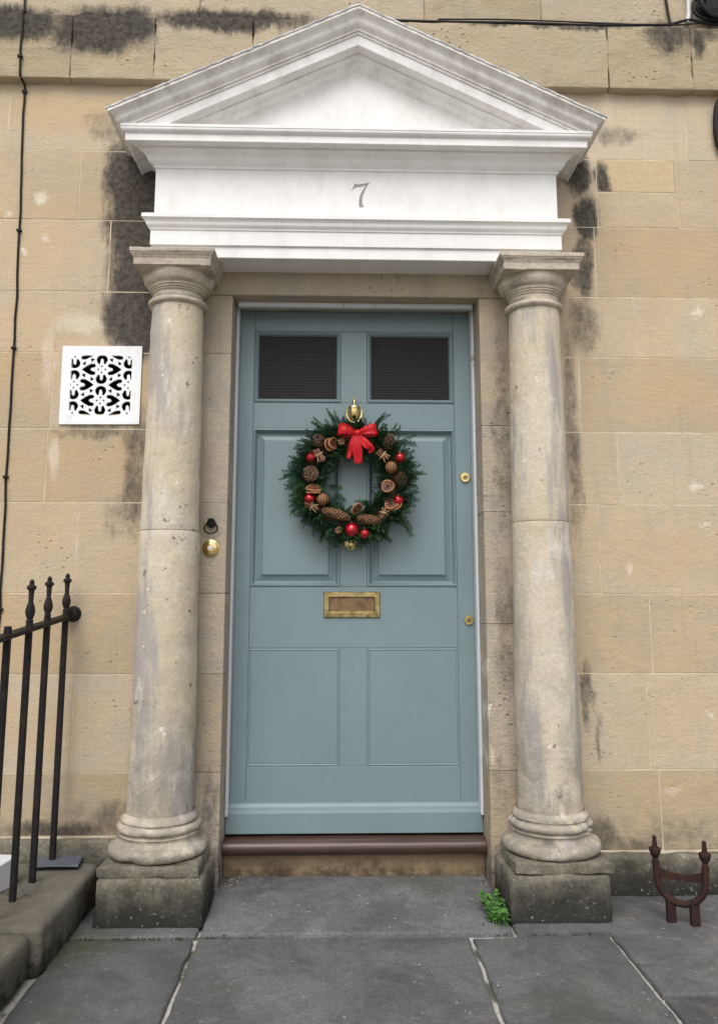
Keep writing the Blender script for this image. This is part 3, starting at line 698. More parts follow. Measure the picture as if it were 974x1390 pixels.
t = T('dried_flesh'); m_flesh = t.out(t.mix(t.ramp(t.noise(60, 3), .4, .6), (.20, .07, .03), (.10, .035, .018)), .6, t.noise(90, 4), .5)
t = T('whole_dried_orange'); q = t.n('ShaderNodeTexCoord').outputs['Object']
wv = t.n('ShaderNodeTexWave', {'Vector': q, 'Scale': 34.0, 'Distortion': 3.0, 'Detail': 2.0}, bands_direction='X').outputs['Fac']
m_orange = t.out(t.mix(t.ramp(wv, .3, .6), (.30, .13, .045), (.13, .055, .022)), .7, wv, .5)
t = T('cinnamon'); m_cin = t.out(t.mix(t.noise(1, 3, vec=t.scale((60, 60, 60))), (.20, .085, .045), (.11, .045, .025)), .8)
t = T('raffia'); m_raf = t.out((.50, .34, .18), .8)
rnd = random.Random(21)
def sprig_vf(base, d, up, L, nl=.016):
    """flat fir sprig: stem with side needles, as thin quads folded along their length"""
    V = []; Fc = []
    d = d.normalized(); s = d.cross(up).normalized(); u = s.cross(d).normalized()
    bend = rnd.uniform(-.25, .25); lift = rnd.uniform(.0, .35)
    n = int(L/.0022)
    for i in range(n):
        q = i/n
        c = base + d*(L*q) + s*(bend*L*q*q) + u*(lift*L*q*q*.5)
        l = nl*(1-.55*q*q)*rnd.uniform(.8, 1.15)
        sd = -1 if i % 2 else 1
        el = rnd.choice((-.15, .15, .45, .9))
        nd = (d*rnd.uniform(.55, .95) + s*sd*math.cos(el) + u*math.sin(el)).normalized()
        wd = nd.cross(u)
        if wd.length < .1: wd = s.copy()
        wd = wd.normalized()*.0014
        o = len(V); m_ = c+nd*l*.55
        V += [c-wd*.7, c+wd*.7, m_+wd, m_-wd, c+nd*l]
        Fc += [(o, o+1, o+2, o+3), (o+3, o+2, o+4)]
    return V, Fc
fol = MB(); stems = MB()
RR = .160
for i in range(1000):
    a = rnd.uniform(0, 2*math.pi)
    out_ = Vector((math.cos(a), 0, math.sin(a))); tan = Vector((-math.sin(a), 0, math.cos(a)))
    b = rnd.uniform(95, 180)*rnd.choice((-1, 1)) if i > 640 else rnd.uniform(-80, 80)     # position round the ring's section
    b = R(b)
    so = math.cos(b); sy = -abs(math.sin(b)) if rnd.random() < .85 else abs(math.sin(b))*.6
    rad = Vector((0, 0, 0)) + out_*so + Vector((0, 1, 0))*sy
    base = Vector((WX, WY, WZ)) + out_*RR + rad*.024
    sw = rnd.uniform(-.3, 1.15)
    d = rad*rnd.uniform(.5, 1.0) + tan*sw + Vector((0, -.15, 0)) + Vector((rnd.uniform(-.2, .2), 0, rnd.uniform(-.2, .2)))
    inner = so < -.1
    L = rnd.uniform(.044, .066) if inner else rnd.uniform(.058, .086)
    if so > .6 and not inner: L *= rnd.uniform(.85, 1.1)
    tip = base + d.normalized()*L
    if tip.y > .143: d.y -= (tip.y-.140)/L*1.3
    fol.add(*sprig_vf(base, d, Vector((0, -1, 0)) if abs(sy) < .8 else out_, L, rnd.uniform(.012, .017)))
for px0, py0, px1, py1 in ((420, 632, 380, 646), (462, 580, 443, 562), (505, 580, 522, 562), (548, 640, 574, 636), (545, 600, 566, 596), (432, 600, 401, 603), (440, 585, 416, 574), (540, 700, 560, 722), (478, 720, 486, 745), (520, 720, 528, 738), (410, 690, 396, 700), (455, 715, 440, 732), (455, 672, 468, 680), (500, 680, 482, 678), (530, 590, 540, 576), (455, 600, 456, 624), (468, 600, 470, 622), (500, 600, 503, 624), (512, 605, 512, 630), (440, 625, 456, 642), (525, 640, 508, 652), (520, 680, 498, 690), (445, 660, 462, 668), (432, 640, 450, 655), (480, 600, 484, 618), (525, 660, 508, 668)):
    p0 = onwall(px0, py0, .095); p1 = onwall(px1, py1, .095)
    for k in range(3):
        j = Vector((rnd.uniform(-.012, .012), rnd.uniform(-.01, .01), rnd.uniform(-.012, .012)))
        fol.add(*sprig_vf(p0+j, (p1-p0)+j*.8, Vector((0, -1, 0)), (p1-p0).length*rnd.uniform(.8, 1.05), .014))
fo = fol.build('fir_foliage', m_fir, wr); fo['kind'] = 'stuff'
ring = [(WX+RR*math.cos(R(a)), WY+.012, WZ+RR*math.sin(R(a))) for a in range(0, 361, 10)]
tube('wreath_ring', ring, .024, m_twig, wr, 8)
def zp(X, Y, y): return onwall(370+X/4.427, 530+Y/4.427, y)      # enlarged-crop pixel -> plane
S = 2.72e-3/4.427                                                # metres per enlarged pixel
YD = .048                                                        # decorations ride on the front of the greens
def ball(name, c, r, mat, parent, seg=20, sq=1.0, smooth=80):
    V = []; Fc = []; nr = 12
    prof = [(max(.0004, r*math.sin(math.pi*i/nr)), r*sq*math.cos(math.pi*i/nr)) for i in range(nr+1)]
    return lathe(name, prof, seg, c, mat, parent, 'Y', smooth=smooth)
for X, Y, r in ((228, 403, 30), (763, 403, 32), (222, 650, 33), (755, 660, 32), (475, 838, 42), (550, 860, 31)):
    c = zp(X, Y, YD); bb = ball('bauble', c, r*S, m_bau, wr)
    lathe('cap', [(.0012, 0), (.0045, 0), (.0045, .005), (.003, .006), (.001, .006)], 10, (c.x, c.y+.004, c.z+r*S-.001), m_brass, bb)
def cone(name, c, ax, L, rad, mat, nsc, sz, open_=.5):
    """pine cone: overlapping scales in a spiral round an ovoid"""
    ax = ax.normalized(); s = ax.orthogonal().normalized(); t_ = ax.cross(s)
    mbb = MB()
    for i in range(nsc):
        q = (i+.5)/nsc; a = i*2.39996
        pr = rad*math.sin(math.pi*min(.97, .14+.82*q))**.75
        rd = s*math.cos(a)+t_*math.sin(a); tg = ax.cross(rd)
        p = Vector(c)+ax*(L*(q-.5))+rd*pr*.62
        l = sz*(.65+.6*math.sin(math.pi*q)); dr = (rd*(.55+open_*.6)+ax*(.85-open_*.5)).normalized()
        up = dr.cross(tg).normalized()
        w_ = l*.62
        V = [p-tg*w_*.4, p+tg*w_*.4, p+dr*l*.75+tg*w_, p+dr*l*1.05, p+dr*l*.75-tg*w_, p+dr*l*.8+up*l*.20]
        V += [v-up*l*.12 for v in V[:5]]
        mbb.add(V, [(0, 1, 5), (1, 2, 5), (2, 3, 5), (3, 4, 5), (4, 0, 5), (6, 10, 9), (6, 9, 8), (6, 8, 7), (2, 1, 7, 8), (3, 2, 8, 9), (4, 3, 9, 10), (0, 4, 10, 6)])
    core = [(max(.0006, rad*.62*math.sin(math.pi*min(.98, .06+.9*i/8))**.75), L*(i/8-.5)) for i in range(9)]
    V = []; Fc = []
    for r_, h in core:
        for k in range(8):
            a = k*math.pi/4; V.append(Vector(c)+ax*h+(s*math.cos(a)+t_*math.sin(a))*r_)
    for i in range(8):
        for k in range(8): Fc.append((i*8+k, i*8+(k+1) % 8, (i+1)*8+(k+1) % 8, (i+1)*8+k))
    mbb.add(V, Fc)
    return mbb.build(name, mat, wr)
cone('pine_cone', zp(272, 305, YD+.008), Vector((.6, -.5, .3)), .046, .024, m_cone, 54, .0105, .7)
cone('pine_cone', zp(228, 500, YD+.008), Vector((.05, -1, .05)), .034, .028, m_cone, 50, .0115, .8)
cone('pine_cone', zp(700, 312, YD+.005), Vector((.12, -.35, .9)), .060, .021, m_cone, 64, .0100, .6)
cone('pine_cone', zp(770, 530, YD+.008), Vector((.1, -.3, -.9)), .062, .022, m_cone, 64, .0100, .6)
cone('spruce_cone', zp(378, 742, YD-.002), Vector((.95, -.05, -.30)), .108, .0185, m_cone2, 120, .0088, .40)
cone('spruce_cone', zp(578, 776, YD-.002), Vector((-.98, -.05, .10)), .092, .0175, m_cone2, 105, .0085, .40)
def wheel(c, nrm, r, thick=.005):
    """dried orange slice: rind ring round a shrunken disc of segments"""
    nrm = nrm.normalized(); s = nrm.orthogonal().normalized(); t_ = nrm.cross(s)
    pts = [Vector(c)+(s*math.cos(R(a))+t_*math.sin(a*math.pi/180))*r*(1+.05*math.sin(R(a*3)))+nrm*.003*math.sin(R(a*2)) for a in range(0, 361, 15)]
    o = tube('orange_slice', pts, .0031, m_peel, wr, 7)
    mbb = MB()
    for k in range(8):
        a0, a1 = R(k*45+4), R(k*45+41)
        P = [Vector(c)+(s*math.cos(a0+(a1-a0)*j/4)+t_*math.sin(a0+(a1-a0)*j/4))*r*.90 for j in range(5)]+[Vector(c)+(s*math.cos((a0+a1)/2)+t_*math.sin((a0+a1)/2))*r*.12]
        V = [p+nrm*.0014 for p in P]+[p-nrm*.0014 for p in P]
        mbb.add(V, [(0, 1, 2, 3, 4, 5), (11, 10, 9, 8, 7, 6)]+[(j, j+6, (j+1) % 6+6, (j+1) % 6) for j in range(6)])
    mbb.build('segments', m_flesh, o)
wheel(zp(345, 325, YD), Vector((.55, -.8, -.1)), .022); wheel(zp(362, 318, YD-.008), Vector((.75, -.65, 0)), .020)
wheel(zp(245, 588, YD-.004), Vector((.1, -.45, .75)), .0255); wheel(zp(245, 604, YD-.006), Vector((.0, -.45, .8)), .024)
wheel(zp(732, 690, YD-.004), Vector((-.35, -.7, .5)), .024); wheel(zp(712, 684, YD-.010), Vector((-.2, -.75, .6)), .023)
wheel(zp(505, 712, YD-.014), Vector((.55, -.55, -.6)), .022); wheel(zp(690, 575, YD), Vector((-.2, -.9, .2)), .022)
for X, Y, r in ((298, 655, 38), (712, 462, 37)): ball('dried_orange', zp(X, Y, YD), r*S, m_orange, wr)
def sticks(X, Y, dx, dz, L, n=3):
    c = zp(X, Y, YD-.004); d = Vector((dx, 0, dz)).normalized(); s = d.cross(Vector((0, 1, 0)))
    root = None
    for k in range(n):
        o_ = s*(k-(n-1)/2)*.0085+Vector((0, -.004 if k == 1 else 0, 0)); sh = d*rnd.uniform(-.006, .006)
        o2 = tube('cinnamon_stick', [c+o_+sh-d*L/2, c+o_+sh, c+o_+sh+d*L/2], .0046, m_cin, wr, 8)
    loop = [c+(s*math.cos(R(a))*.0165+Vector((0, -1, 0))*math.sin(R(a))*.0115)+d*.001*math.sin(R(a)) for a in range(0, 361, 20)]
    tie = tube('raffia_tie', loop, .0022, m_raf, wr, 6)
    for k in (-1, 1, .2): tube('raffia_end', [c+Vector((0, -.012, 0)), c+Vector((0, -.015, 0))+s*k*.008+d*.008, c+Vector((0, -.012, 0))+s*k*.015+d*.022-Vector((0, 0, .004))], .0011, m_raf, tie, 5)
sticks(275, 385, .5, -.85, .052); sticks(660, 388, .75, -.6, .045); sticks(668, 740, .35, .9, .050); sticks(232, 697, .95, -.25, .052, 2)
def starflower(X, Y):
    c = zp(X, Y, YD-.004); mbb = MB()
    for k in range(7):
        a = R(k*360/7+10); d = Vector((math.cos(a), -.45, math.sin(a))).normalized(); s = d.cross(Vector((0, -1, 0))).normalized(); u = s.cross(d)
        V = [c, c+d*.009+s*.0042, c+d*.018, c+d*.009-s*.0042, c+d*.009+u*.003, c+d*.009-u*.003]
        mbb.add(V, [(0, 1, 4), (1, 2, 4), (2, 3, 4), (3, 0, 4), (1, 0, 5), (2, 1, 5), (3, 2, 5), (0, 3, 5)])
    mbb.build('seed_star', m_cone2, wr)
starflower(412, 308); starflower(392, 840)
# bow of wide satin ribbon
def ribbon(name, pts, wdir, widths, parent, mat=m_bow):
    V = []; Fc = []; n = len(pts); m_ = 5
    for i, p in enumerate(pts):
        for j in range(m_):
            u = (j/(m_-1)-.5)
            wv_ = wdir[i] if isinstance(wdir, list) else wdir
            V.append(Vector(p)+Vector(wv_)*widths[i]*u+Vector((0, -1, 0))*(.003*math.cos(u*9+i*.7)))
    for i in range(n-1):
        for j in range(m_-1): Fc.append((i*m_+j, i*m_+j+1, (i+1)*m_+j+1, (i+1)*m_+j))
    o = mk(name, V, Fc, mat, parent, 60)
    sm = o.modifiers.new('t', 'SOLIDIFY'); sm.thickness = .0008
    sb = o.modifiers.new('s', 'SUBSURF'); sb.levels = 1; sb.render_levels = 2
    return o
YB = .030
k0 = zp(508, 255, YB)
bow = ball('bow', (k0.x, k0.y, k0.z), .0135, m_bow, wr, 14, .8)
bow['label'] = 'red satin ribbon bow'
def loop(xe, ze, wid, s):
    e_ = zp(xe, ze, YB-.004)
    P = [k0+Vector((0, .002, 0)), k0.lerp(e_, .45)+Vector((0, -.018, .004)), k0.lerp(e_, .85)+Vector((0, -.016, .002)), e_+Vector((s*.004, .004, 0)), k0.lerp(e_, .8)+Vector((0, .020, -.006)), k0.lerp(e_, .4)+Vector((0, .014, -.004)), k0+Vector((0, .006, 0))]
    ax = (e_-k0).normalized(); wd = Vector((0, 1, 0)).cross(ax)
    return ribbon('bow_loop', P, wd, [.016, wid*.75, wid*.98, wid, wid*.9, wid*.7, .016], bow)
loop(390, 232, .046, -1); loop(628, 232, .044, 1)
def tail(pts, widths):
    P = [zp(x, y, YB+dy) for x, y, dy in pts]; W = []
    for i in range(len(P)):
        d = P[min(i+1, len(P)-1)]-P[max(i-1, 0)]; W.append((Vector((0, 1, 0)).cross(d)).normalized()*1)
    return ribbon('bow_tail', P, W, widths, bow)
tail([(500, 262, 0), (478, 320, -.006), (468, 365, .004), (452, 412, .002)], [.018, .030, .024, .012])
tail([(508, 262, -.004), (505, 330, -.010), (512, 385, -.002), (515, 440, .004)], [.020, .040, .036, .030])
tail([(520, 262, 0), (545, 300, -.008), (575, 335, -.010), (600, 355, 0), (570, 368, .008)], [.018, .028, .034, .034, .020])

# ------------------------------------------------------------------ bell pull, bell push
c = onwall(287, 712, -.012)
bp_ = thing('bell_pull', 'small black iron bell pull ring on the stone jamb', 'bell pull', (c.x, -.012, c.z-.02))
lathe('mount', [(.012, 0), (.016, .001), (.0165, .010), (.013, .020), (.006, .024), (.001, .025)], 18, (c.x, -.0115, c.z+.004), m_iron, bp_, 'Y')
box('bracket', c.x-.010, c.x+.010, -.040, -.0115, c.z+.010, c.z+.020, m_iron, bp_, .002)
tube('pull_ring', [(c.x+.0235*math.cos(R(a)), -.026, c.z-.014+.019*math.sin(R(a))) for a in range(0, 361, 15)], .0028, m_iron, bp_, 8)
c = onwall(286, 744, -.014)
bq = thing('bell_push', 'round brass doorbell push with white centre button on the stone jamb', 'doorbell', (c.x, -.012, c.z-.03))
lathe('rose', [(.029, 0), (.0305, .003), (.029, .007), (.024, .009), (.022, .013), (.012, .015), (.011, .011), (.002, .011)], 32, (c.x, -.0115, c.z), m_brass2, bq, 'Y')
t = T('white_button'); m_btn = t.out((.75, .74, .72), .3)
lathe('button', [(.008, 0), (.008, .006), (.006, .008), (.0008, .0085)], 18, (c.x, -.022, c.z), m_btn, bq, 'Y')

# ------------------------------------------------------------------ cast vent plate with pierced tracery
vx0, vx1, vz0, vz1 = -1.079, -.790, 1.615, 1.911
vent = thing('wall_vent', 'square white cast iron air vent with pierced flower tracery', 'vent', (-.935, 0, 1.615))
def vz(X, Y): return ((X-480)*(vx1-vx0-.0)/795+(vx0+vx1)/2, (472-Y)*(vz1-vz0)/770+(vz0+vz1)/2)
def clip(poly, x0, x1, y0, y1):
    def cl(P, f, it):
        out = []
        for i in range(len(P)):
            a, b = P[i-1], P[i]; fa, fb = f(a), f(b)
            if fb:
                if not fa: out.append(it(a, b))
                out.append(b)
            elif fa: out.append(it(a, b))
        return out
    for ax, v, sg in ((0, x0, 1), (0, x1, -1), (1, y0, 1), (1, y1, -1)):
        def it(a, b, ax=ax, v=v):
            t_ = (v-a[ax])/(b[ax]-a[ax]); return (a[0]+(b[0]-a[0])*t_, a[1]+(b[1]-a[1])*t_)
        poly = cl(poly, lambda p, ax=ax, v=v, sg=sg: (p[ax]-v)*sg >= 0, it)
        if len(poly) < 3: return []
    return poly
def horseshoe(cx_, cy_, s):      # opens towards +s (image y)
    o = [(cx_+57*math.cos(R(a)), cy_-s*50*math.sin(R(a))) for a in range(-15, 196, 15)]
    i_ = [(cx_-34, cy_+s*47), (cx_-16, cy_+s*40), (cx_-11, cy_-s*2), (cx_, cy_-s*12), (cx_+11, cy_-s*2), (cx_+16, cy_+s*40), (cx_+34, cy_+s*47)]
    return o+i_
def leaf(cx_, cy_, s):           # heart shaped pair of blobs pointing to s (image x)
    H = [(203, 0), (155, -34), (112, -56), (72, -58), (58, -38), (68, -20), (100, -13), (112, 0), (100, 13), (68, 20), (58, 38), (72, 58), (112, 56), (155, 34)]
    return [(cx_+s*x, cy_+y) for x, y in H]
holes = []
for cx_, cy_ in [(480, 320), (480, 625), (208, 472), (752, 472), (208, 167), (752, 167), (208, 777), (752, 777)]:
    holes += [horseshoe(cx_, cy_-95, 1), horseshoe(cx_, cy_+95, -1), leaf(cx_, cy_, 1), leaf(cx_, cy_, -1)]
    for dx, dy in ((0, -30), (0, 30), (-35, 0), (35, 0)): holes.append([(cx_+dx+11*math.cos(R(a)), cy_+dy+11*math.sin(R(a))) for a in range(0, 360, 45)])
    for sx_ in (-1, 1):
        for sy_ in (-1, 1):
            holes.append([(cx_+sx_*x, cy_+sy_*y) for x, y in ((68, 100), (110, 66), (112, 116))])
cu = bpy.data.curves.new('vent', 'CURVE'); cu.dimensions = '2D'; cu.fill_mode = 'BOTH'; cu.extrude = .0035; cu.bevel_depth = .0005; cu.bevel_resolution = 0
def spl(P):
    s_ = cu.splines.new('POLY'); s_.points.add(len(P)-1); s_.use_cyclic_u = True
    for q_, (x, y) in zip(s_.points, P): q_.co = (x, y, 0, 1)
spl([(vx0, vz0), (vx1, vz0+.002), (vx1-.001, vz1), (vx0-.001, vz1-.002)])
for h_ in holes:
    h_ = clip(h_, 172, 782, 180, 770)
    if len(h_) > 2:
        pp = [vz(*p_) for p_ in h_]
        ar = sum(pp[i-1][0]*pp[i][1]-pp[i][0]*pp[i-1][1] for i in range(len(pp)))/2
        if abs(ar) > 6e-6: spl(pp)
tmp = bpy.data.objects.new('tmp', cu); COL.objects.link(tmp)
me = bpy.data.meshes.new_from_object(tmp.evaluated_get(bpy.context.evaluated_depsgraph_get()))
bpy.data.objects.remove(tmp)
me.transform(Matrix.Translation((0, -.0055, 0)) @ Matrix.Rotation(R(90), 4, 'X'))
me.materials.clear()
t = T('white_enamel'); m_enam = t.out(t.mix(t.ramp(t.noise(9, 5, .7), .5, .75), (.78, .79, .80), (.60, .59, .56)), .4, t.noise(25, 4), .2, .003)
mkm('tracery_plate', me, m_enam, vent)

# ------------------------------------------------------------------ railing on its kerb
kerb = thing('kerb_wall', 'low worn stone kerb carrying the black iron railing', 'kerb', (-1.0, -.4, 0))
rough_box('kerb_stone', -1.20, -.848, -.575, -.032, -.01, .122, m_kerb, kerb, .016, .0045, 12, 30)
rough_box('kerb_stone', -1.22, -.872, -1.45, -.581, -.01, .112, m_kerb, kerb, .018, .0045, 12, 36)
rl = thing('iron_railing', 'black painted iron railing with urn finials fixed to the house wall', 'railing', (-1.0, -.4, .1))
def rz_(y): return .930 + .09*y
def bar(y, x, fin, z0=.105):
    zt_ = rz_(y)+.02
    top = zt_ if fin else rz_(y)+.028
    b_ = box('bar', x-.009, x+.009, y-.009, y+.009, z0, top, m_iron, rl, .0025, .0006)
    if fin:
        z1 = zt_-.003
        f_ = [(.0105, 0), (.0125, .004), (.0125, .010), (.010, .013), (.0165, .028), (.0175, .040), (.0125, .056), (.0085, .066), (.0100, .095), (.0105, .100), (.0175, .106), (.0165, .112), (.008, .118), (.0095, .124), (.006, .131), (.0006, .134)]
        lathe('finial', [(r_*.86, h+z1) for r_, h in f_], 10, (x, y, 0), m_iron, b_, smooth=30)
for y, fin in ((-.060, 1), (-.232, 1), (-.388, 1), (-.545, 0), (-.70, 1), (-.86, 1)): bar(y, -1.003+random.uniform(-.004, .004), fin, .10 if y > -.57 else .08)
V, Fc = flatbar_vf([(-1.003, 0.004, rz_(0)), (-1.003, -.45, rz_(-.45)), (-1.003, -.95, rz_(-.95))], (.0175, .0065))
mk('top_rail', V, Fc, m_iron, rl)
lathe('wall_fixing', [(.030, 0), (.028, .006), (.022, .010), (.020, .035), (.012, .04)], 14, (-.992, .002, .935), m_iron, rl, 'Y')
# things left on the kerb
t = T('slate'); m_slate = t.out(t.mix(t.noise(20, 4), (.085, .095, .12), (.12, .13, .155)), .5, t.noise(30, 4), .3)
sl = box('slate_offcut', -1.06, -.905, -.125, -.035, .1335, .1395, m_slate, None, .001, .006, rot=Matrix.Rotation(R(8), 3, 'Z'))
tag(sl, 'thin blue grey slate offcut lying on the kerb against the wall', 'slate')
t = T('white_card'); m_card = t.out((.62, .63, .64), .6, t.noise(20), .2)
wb = box('white_carton', -1.17, -1.052, -.335, -.235, .1215, .205, m_card, None, .003, .004, rot=Matrix.Rotation(R(-12), 3, 'Z'))
tag(wb, 'small crumpled white carton standing on the kerb beside the railing', 'carton')

# ------------------------------------------------------------------ boot scraper
A = onground(908, 1250); B = onground(940, 1262)
ax = Vector((.115, -.055, 0)).normalized(); mid = (A+B)/2+Vector((.008, .0, 0)); hwid = .070
bs = thing('boot_scraper', 'rusty iron boot scraper with urn finials set in the pavement', 'boot scraper', (mid.x, mid.y, 0))
pts = []
for i in range(25):
    a = R(180+180*i/24); pts.append(mid+ax*hwid*math.cos(a)+Vector((0, 0, .132+.072*math.sin(a))))
pts = [mid-ax*(hwid+.002)+Vector((0, 0, .178))]+[mid-ax*hwid+Vector((0, 0, .155))]+pts+[mid+ax*hwid+Vector((0, 0, .155)), mid+ax*(hwid+.002)+Vector((0, 0, .178))]
V, Fc = tube_vf(pts, .0110, 10)
hoop = mk('hoop', V, Fc, m_rust, bs, 40)
for s_ in (-1, 1):
    c = mid+ax*s_*(hwid+.002)
    lathe('finial', [(.009, .176), (.009, .182), (.007, .185), (.013, .194), (.0175, .206), (.0185, .213), (.017, .216), (.0085, .219), (.0075, .232), (.0058, .242), (.007, .246), (.005, .251), (.001, .252)], 14, (c.x, c.y, 0), m_rust, bs, smooth=35)
    c2 = mid+ax*s_*.034
    V, Fc = flatbar_vf([(c2.x, c2.y, -.01), (c2.x, c2.y, .075)], (.013, .008)); mk('leg', V, Fc, m_rust, bs)
bl = MB(); P = []
n = 12
side = Vector((-ax.y, ax.x, 0))*.004
for i in range(n+1):
    u = -1+2*i/n; c = mid+ax*u*hwid
    P.append((c+Vector((0, 0, .128)), c+Vector((0, 0, .162-.016*(1-u*u)))))
V = []
for lo_, hi_ in P: V += [lo_-side, hi_-side, hi_+side, lo_+side]
Fc = []
for i in range(n):
    for k in range(4): Fc.append((i*4+k, i*4+(k+1) % 4, (i+1)*4+(k+1) % 4, (i+1)*4+k))
mk('blade', V, Fc, m_rust, bs)

# ------------------------------------------------------------------ weed at the foot of the pedestal
t = T('weed_leaf'); m_weed = t.out(t.mix(t.ramp(t.noise(30, 3), .35, .65), (.055, .15, .030), (.10, .24, .05)), .5, Specular_IOR_Level=.35)
pc = Vector((.440, -.225, .0))
weed = thing('weed', 'small bright green leafy weed growing against the pedestal', 'weed', (pc.x, pc.y, 0))
lf = MB(); st = MB(); rnd = random.Random(5)
for i in range(46):
    b = pc+Vector((rnd.uniform(-.030, .018), rnd.uniform(-.075, .075), .002))
    H = rnd.uniform(.03, .10)*(1-.35*abs(b.y-pc.y)/.075); lean = Vector((rnd.uniform(-.45, .15), rnd.uniform(-.5, .35), 0))*H
    P = [b, b+lean*.35+Vector((0, 0, H*.55)), b+lean+Vector((0, 0, H))]
    st.add(*tube_vf(P, [.0014, .0012, .0007], 5))
    for k in range(rnd.randint(7, 11)):
        q = rnd.uniform(.25, 1); p = P[0].lerp(P[1], q*2) if q < .5 else P[1].lerp(P[2], q*2-1)
        a = rnd.uniform(0, 6.28); d = Vector((math.cos(a), math.sin(a), rnd.uniform(-.1, .5))).normalized(); s = d.cross(Vector((0, 0, 1))).normalized(); u = s.cross(d)
        l = rnd.uniform(.011, .021); w_ = l*rnd.uniform(.26, .36)
        V = [p, p+d*l*.35+s*w_, p+d*l*.7+s*w_*.8, p+d*l-u*l*.12, p+d*l*.7-s*w_*.8, p+d*l*.35-s*w_, p+d*l*.5+u*l*.1]
        V = [Vector((min(v.x, .462 if v.z < .14 else 9), v.y, max(v.z, .004))) for v in V]
        lf.add(V, [(0, 6, 1), (1, 6, 2), (2, 6, 3), (3, 6, 4), (4, 6, 5), (5, 6, 0)])
wl = lf.build('leaves', m_weed, weed); wl['kind'] = 'stuff'
st.build('stems', m_weed, weed)

# ------------------------------------------------------------------ cables and fittings on the wall
P = [(-1.315, -.018, 3.9), (-1.305, -.020, 3.5), (-1.300, -.022, 3.26), (-1.297, -.048, 3.243), (-1.294, -.048, 3.1), (-1.290, -.048, 2.975), (-1.285, -.008, 2.955), (-1.276, -.006, 2.6), (-1.262, -.006, 2.1), (-1.258, -.006, 1.6), (-1.249, -.006, 1.02), (-1.245, -.006, .6), (-1.24, -.006, .2)]
vc = thing('wall_cable', 'thin black cable clipped down the wall beyond the vent and railing', 'cable', (-1.24, 0, .2))
V = []
pp = []
for i in range(len(P)-1):
    for k in range(6):
        q = Vector(P[i]).lerp(Vector(P[i+1]), k/6); pp.append(q+Vector((fbm(q, 9)*.004, 0, 0)))
pp.append(Vector(P[-1]))
tube('cable', pp, .0042, m_blk, vc, 8)
for z_ in (3.05, 2.93, 2.36, 1.9, 1.42, .95): 
    x = min(pp, key=lambda q: abs(q.z-z_)).x; yy = -.049 if z_ > 2.97 else -.007
    box('cable_clip', x-.009, x+.009, yy-.007, yy+.007, z_-.005, z_+.005, m_blk, vc, .002)
P = [(.10, -.030, 3.252), (.30, -.036, 3.2455), (.55, -.036, 3.247), (.62, -.034, 3.250), (.9, -.036, 3.2445), (1.1, -.036, 3.249), (1.24, -.034, 3.256), (1.33, -.032, 3.28), (1.42, -.034, 3.262), (1.7, -.03, 3.25), (2.1, -.03, 3.25)]
def smoothpath(P, k=8):
    out = []; P = [Vector(p) for p in P]
    for i in range(len(P)-1):
        a, b, c, d = P[max(i-1, 0)], P[i], P[i+1], P[min(i+2, len(P)-1)]
        for j in range(k):
            u = j/k; out.append(.5*((2*b)+(c-a)*u+(2*a-5*b+4*c-d)*u*u+(3*b-a-3*c+d)*u**3))
    out.append(P[-1]); return out
ledge = tube('ledge_cable', smoothpath(P), .0055, m_blk, None, 8); tag(ledge, 'black cable trailing along the stone ledge above the pediment', 'cable')
P = [(.32, -.034, 3.258), (.6, -.035, 3.262), (.95, -.035, 3.256), (1.2, -.035, 3.252), (1.3, -.035, 3.257), (1.45, -.033, 3.275)]
l2 = tube('ledge_wire', smoothpath(P), .0032, m_blk, None, 6); tag(l2, 'thinner second wire lying over the cable on the stone ledge', 'cable')
dc = tube('drop_cable', smoothpath([(1.235, -.018, 3.8), (1.238, -.02, 3.5), (1.247, -.022, 3.34), (1.252, -.030, 3.262)]), .0055, m_blk, None, 8); tag(dc, 'black cable dropping down the upper wall to the ledge', 'cable')
t = T('grey_conduit'); m_cond = t.out((.55, .54, .52), .5)
cn = tube('conduit', smoothpath([(1.335, -.022, 3.9), (1.335, -.022, 3.5), (1.333, -.022, 3.33), (1.322, -.027, 3.27)]), .009, m_cond, None, 8); tag(cn, 'pale grey conduit running down the upper wall beside the black bundle', 'conduit')
bd = thing('cable_bundle', 'black coiled cable bundle fixed above the ledge', 'cable bundle', (1.43, -.03, 3.26))
for k in range(7):
    r_ = rnd.uniform(.04, .062); cx_, cz_ = 1.425+rnd.uniform(-.02, .02), 3.345+rnd.uniform(-.015, .015)
    tube('coil', [(cx_+r_*1.15*math.cos(R(a)), -.030-k*.006+.004*math.sin(R(2*a+k*40)), cz_+r_*math.sin(R(a))) for a in range(0, 361, 20)], .0075, m_blk, bd, 7)
box('junction_box', 1.385, 1.47, -.055, -.006, 3.30, 3.395, m_blk, bd, .006)
rb = tube('wall_hose', smoothpath([(1.56, .01, 3.10), (1.52, -.045, 3.03), (1.465, -.022, 2.968), (1.425, -.024, 2.92), (1.412, -.024, 2.84), (1.416, -.022, 2.76), (1.45, -.018, 2.70), (1.53, -.010, 2.66), (1.56, .02, 2.655)]), .0125, m_blk, None, 10); tag(rb, 'thick black cable bowed out from the wall below the ledge', 'cable')
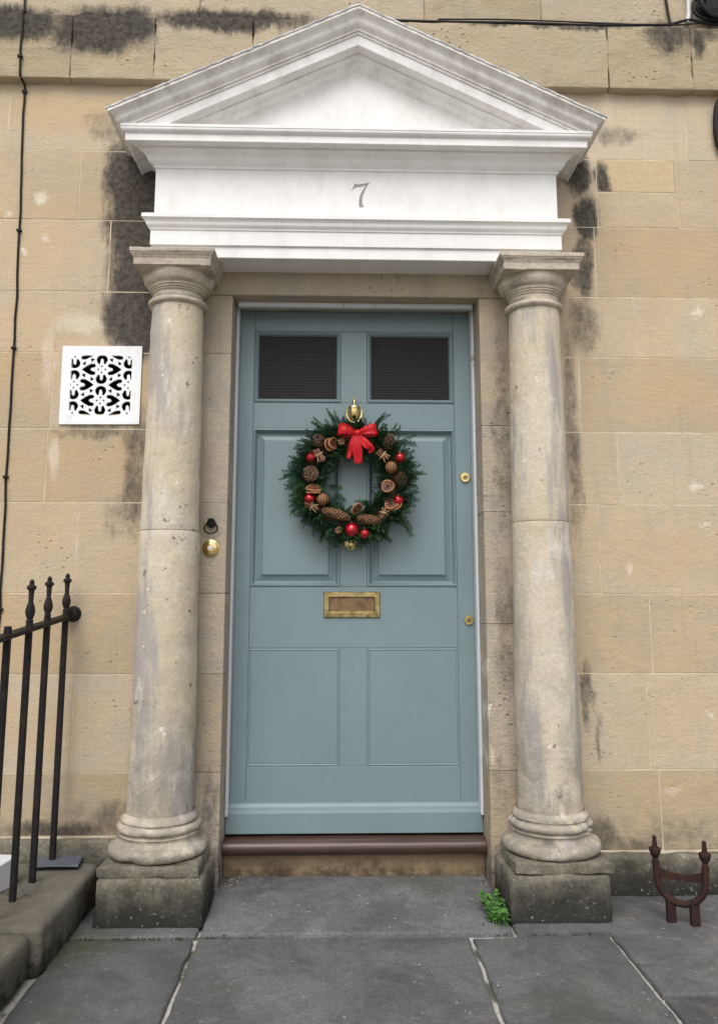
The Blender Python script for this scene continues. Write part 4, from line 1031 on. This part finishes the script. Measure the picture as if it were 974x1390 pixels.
# ------------------------------------------------------------------ litter on the step
rnd = random.Random(11); lt = MB()
def chip(p, s):
    V = [Vector(p)+Vector((rnd.uniform(-1, 1)*s, rnd.uniform(-1, 1)*s, 0)) for _ in range(3)]
    V += [sum(V, Vector())/3+Vector((rnd.uniform(-.3, .3)*s, rnd.uniform(-.3, .3)*s, s*rnd.uniform(.4, .9)))]
    lt.add(V, [(0, 1, 3), (1, 2, 3), (2, 0, 3), (2, 1, 0)])
for i in range(210):
    if i < 80: p = (-.445+abs(rnd.gauss(0, .022)), .06+rnd.gauss(0, .06), 0)
    elif i < 120: p = (.448-abs(rnd.gauss(0, .012)), .05+rnd.gauss(0, .045), 0)
    else: p = (rnd.uniform(-.42, .42), rnd.uniform(-.9 if i > 165 else -.25, .09), 0)
    if p[1] > .10: p = (p[0], .095, 0)
    z_ = .0065+.045*(p[1]+.33) if p[1] > -.33 else .003
    chip((p[0], p[1], z_), rnd.uniform(.003, .008))
t = T('grit'); m_grit = t.out(t.mix(t.ramp(t.noise(90, 1), .45, .55), (.05, .035, .022), (.30, .26, .21)), .95)
lo_ = lt.build('grit_litter', m_grit); lo_['kind'] = 'stuff'; tag(lo_, 'dry grit and leaf crumbs in the corners of the doorstep', 'litter')

ms = MB(); rnd = random.Random(31)
def tuft(p, sz):
    for _ in range(5):
        a = rnd.uniform(0, 6.28); d = Vector((math.cos(a)*.6, math.sin(a)*.6, 1)).normalized()*sz*rnd.uniform(.6, 1.2); q = Vector((math.cos(a+1.57), math.sin(a+1.57), 0))*sz*.28
        ms.add([Vector(p)-q, Vector(p)+q, Vector(p)+d], [(0, 1, 2)])
for k in range(330):
    u = rnd.random()
    if k < 60: p = (-.47+abs(rnd.gauss(0, .12)), -.340+rnd.uniform(-.006, .006), -.004)
    elif k < 190: p = (rnd.uniform(-.84, -.46), -.340+rnd.uniform(-.006, .006), -.004)
    elif k < 240: p = (rnd.uniform(.34, .78), -.338+rnd.uniform(-.008, .008), -.004)
    elif k < 290: p = (-.852+rnd.uniform(-.006, .008), rnd.uniform(-.6, -.04), -.002)
    else: p = (rnd.uniform(.80, 1.5), -.052+rnd.uniform(-.006, .004), .0)
    tuft(p, rnd.uniform(.003, .008))
t = T('moss'); m_moss = t.out(t.mix(t.noise(25, 3), (.035, .05, .015), (.07, .085, .025)), .9)
mo_ = ms.build('joint_moss', m_moss); mo_['kind'] = 'stuff'; tag(mo_, 'low green moss growing in the joints between paving slabs', 'moss')
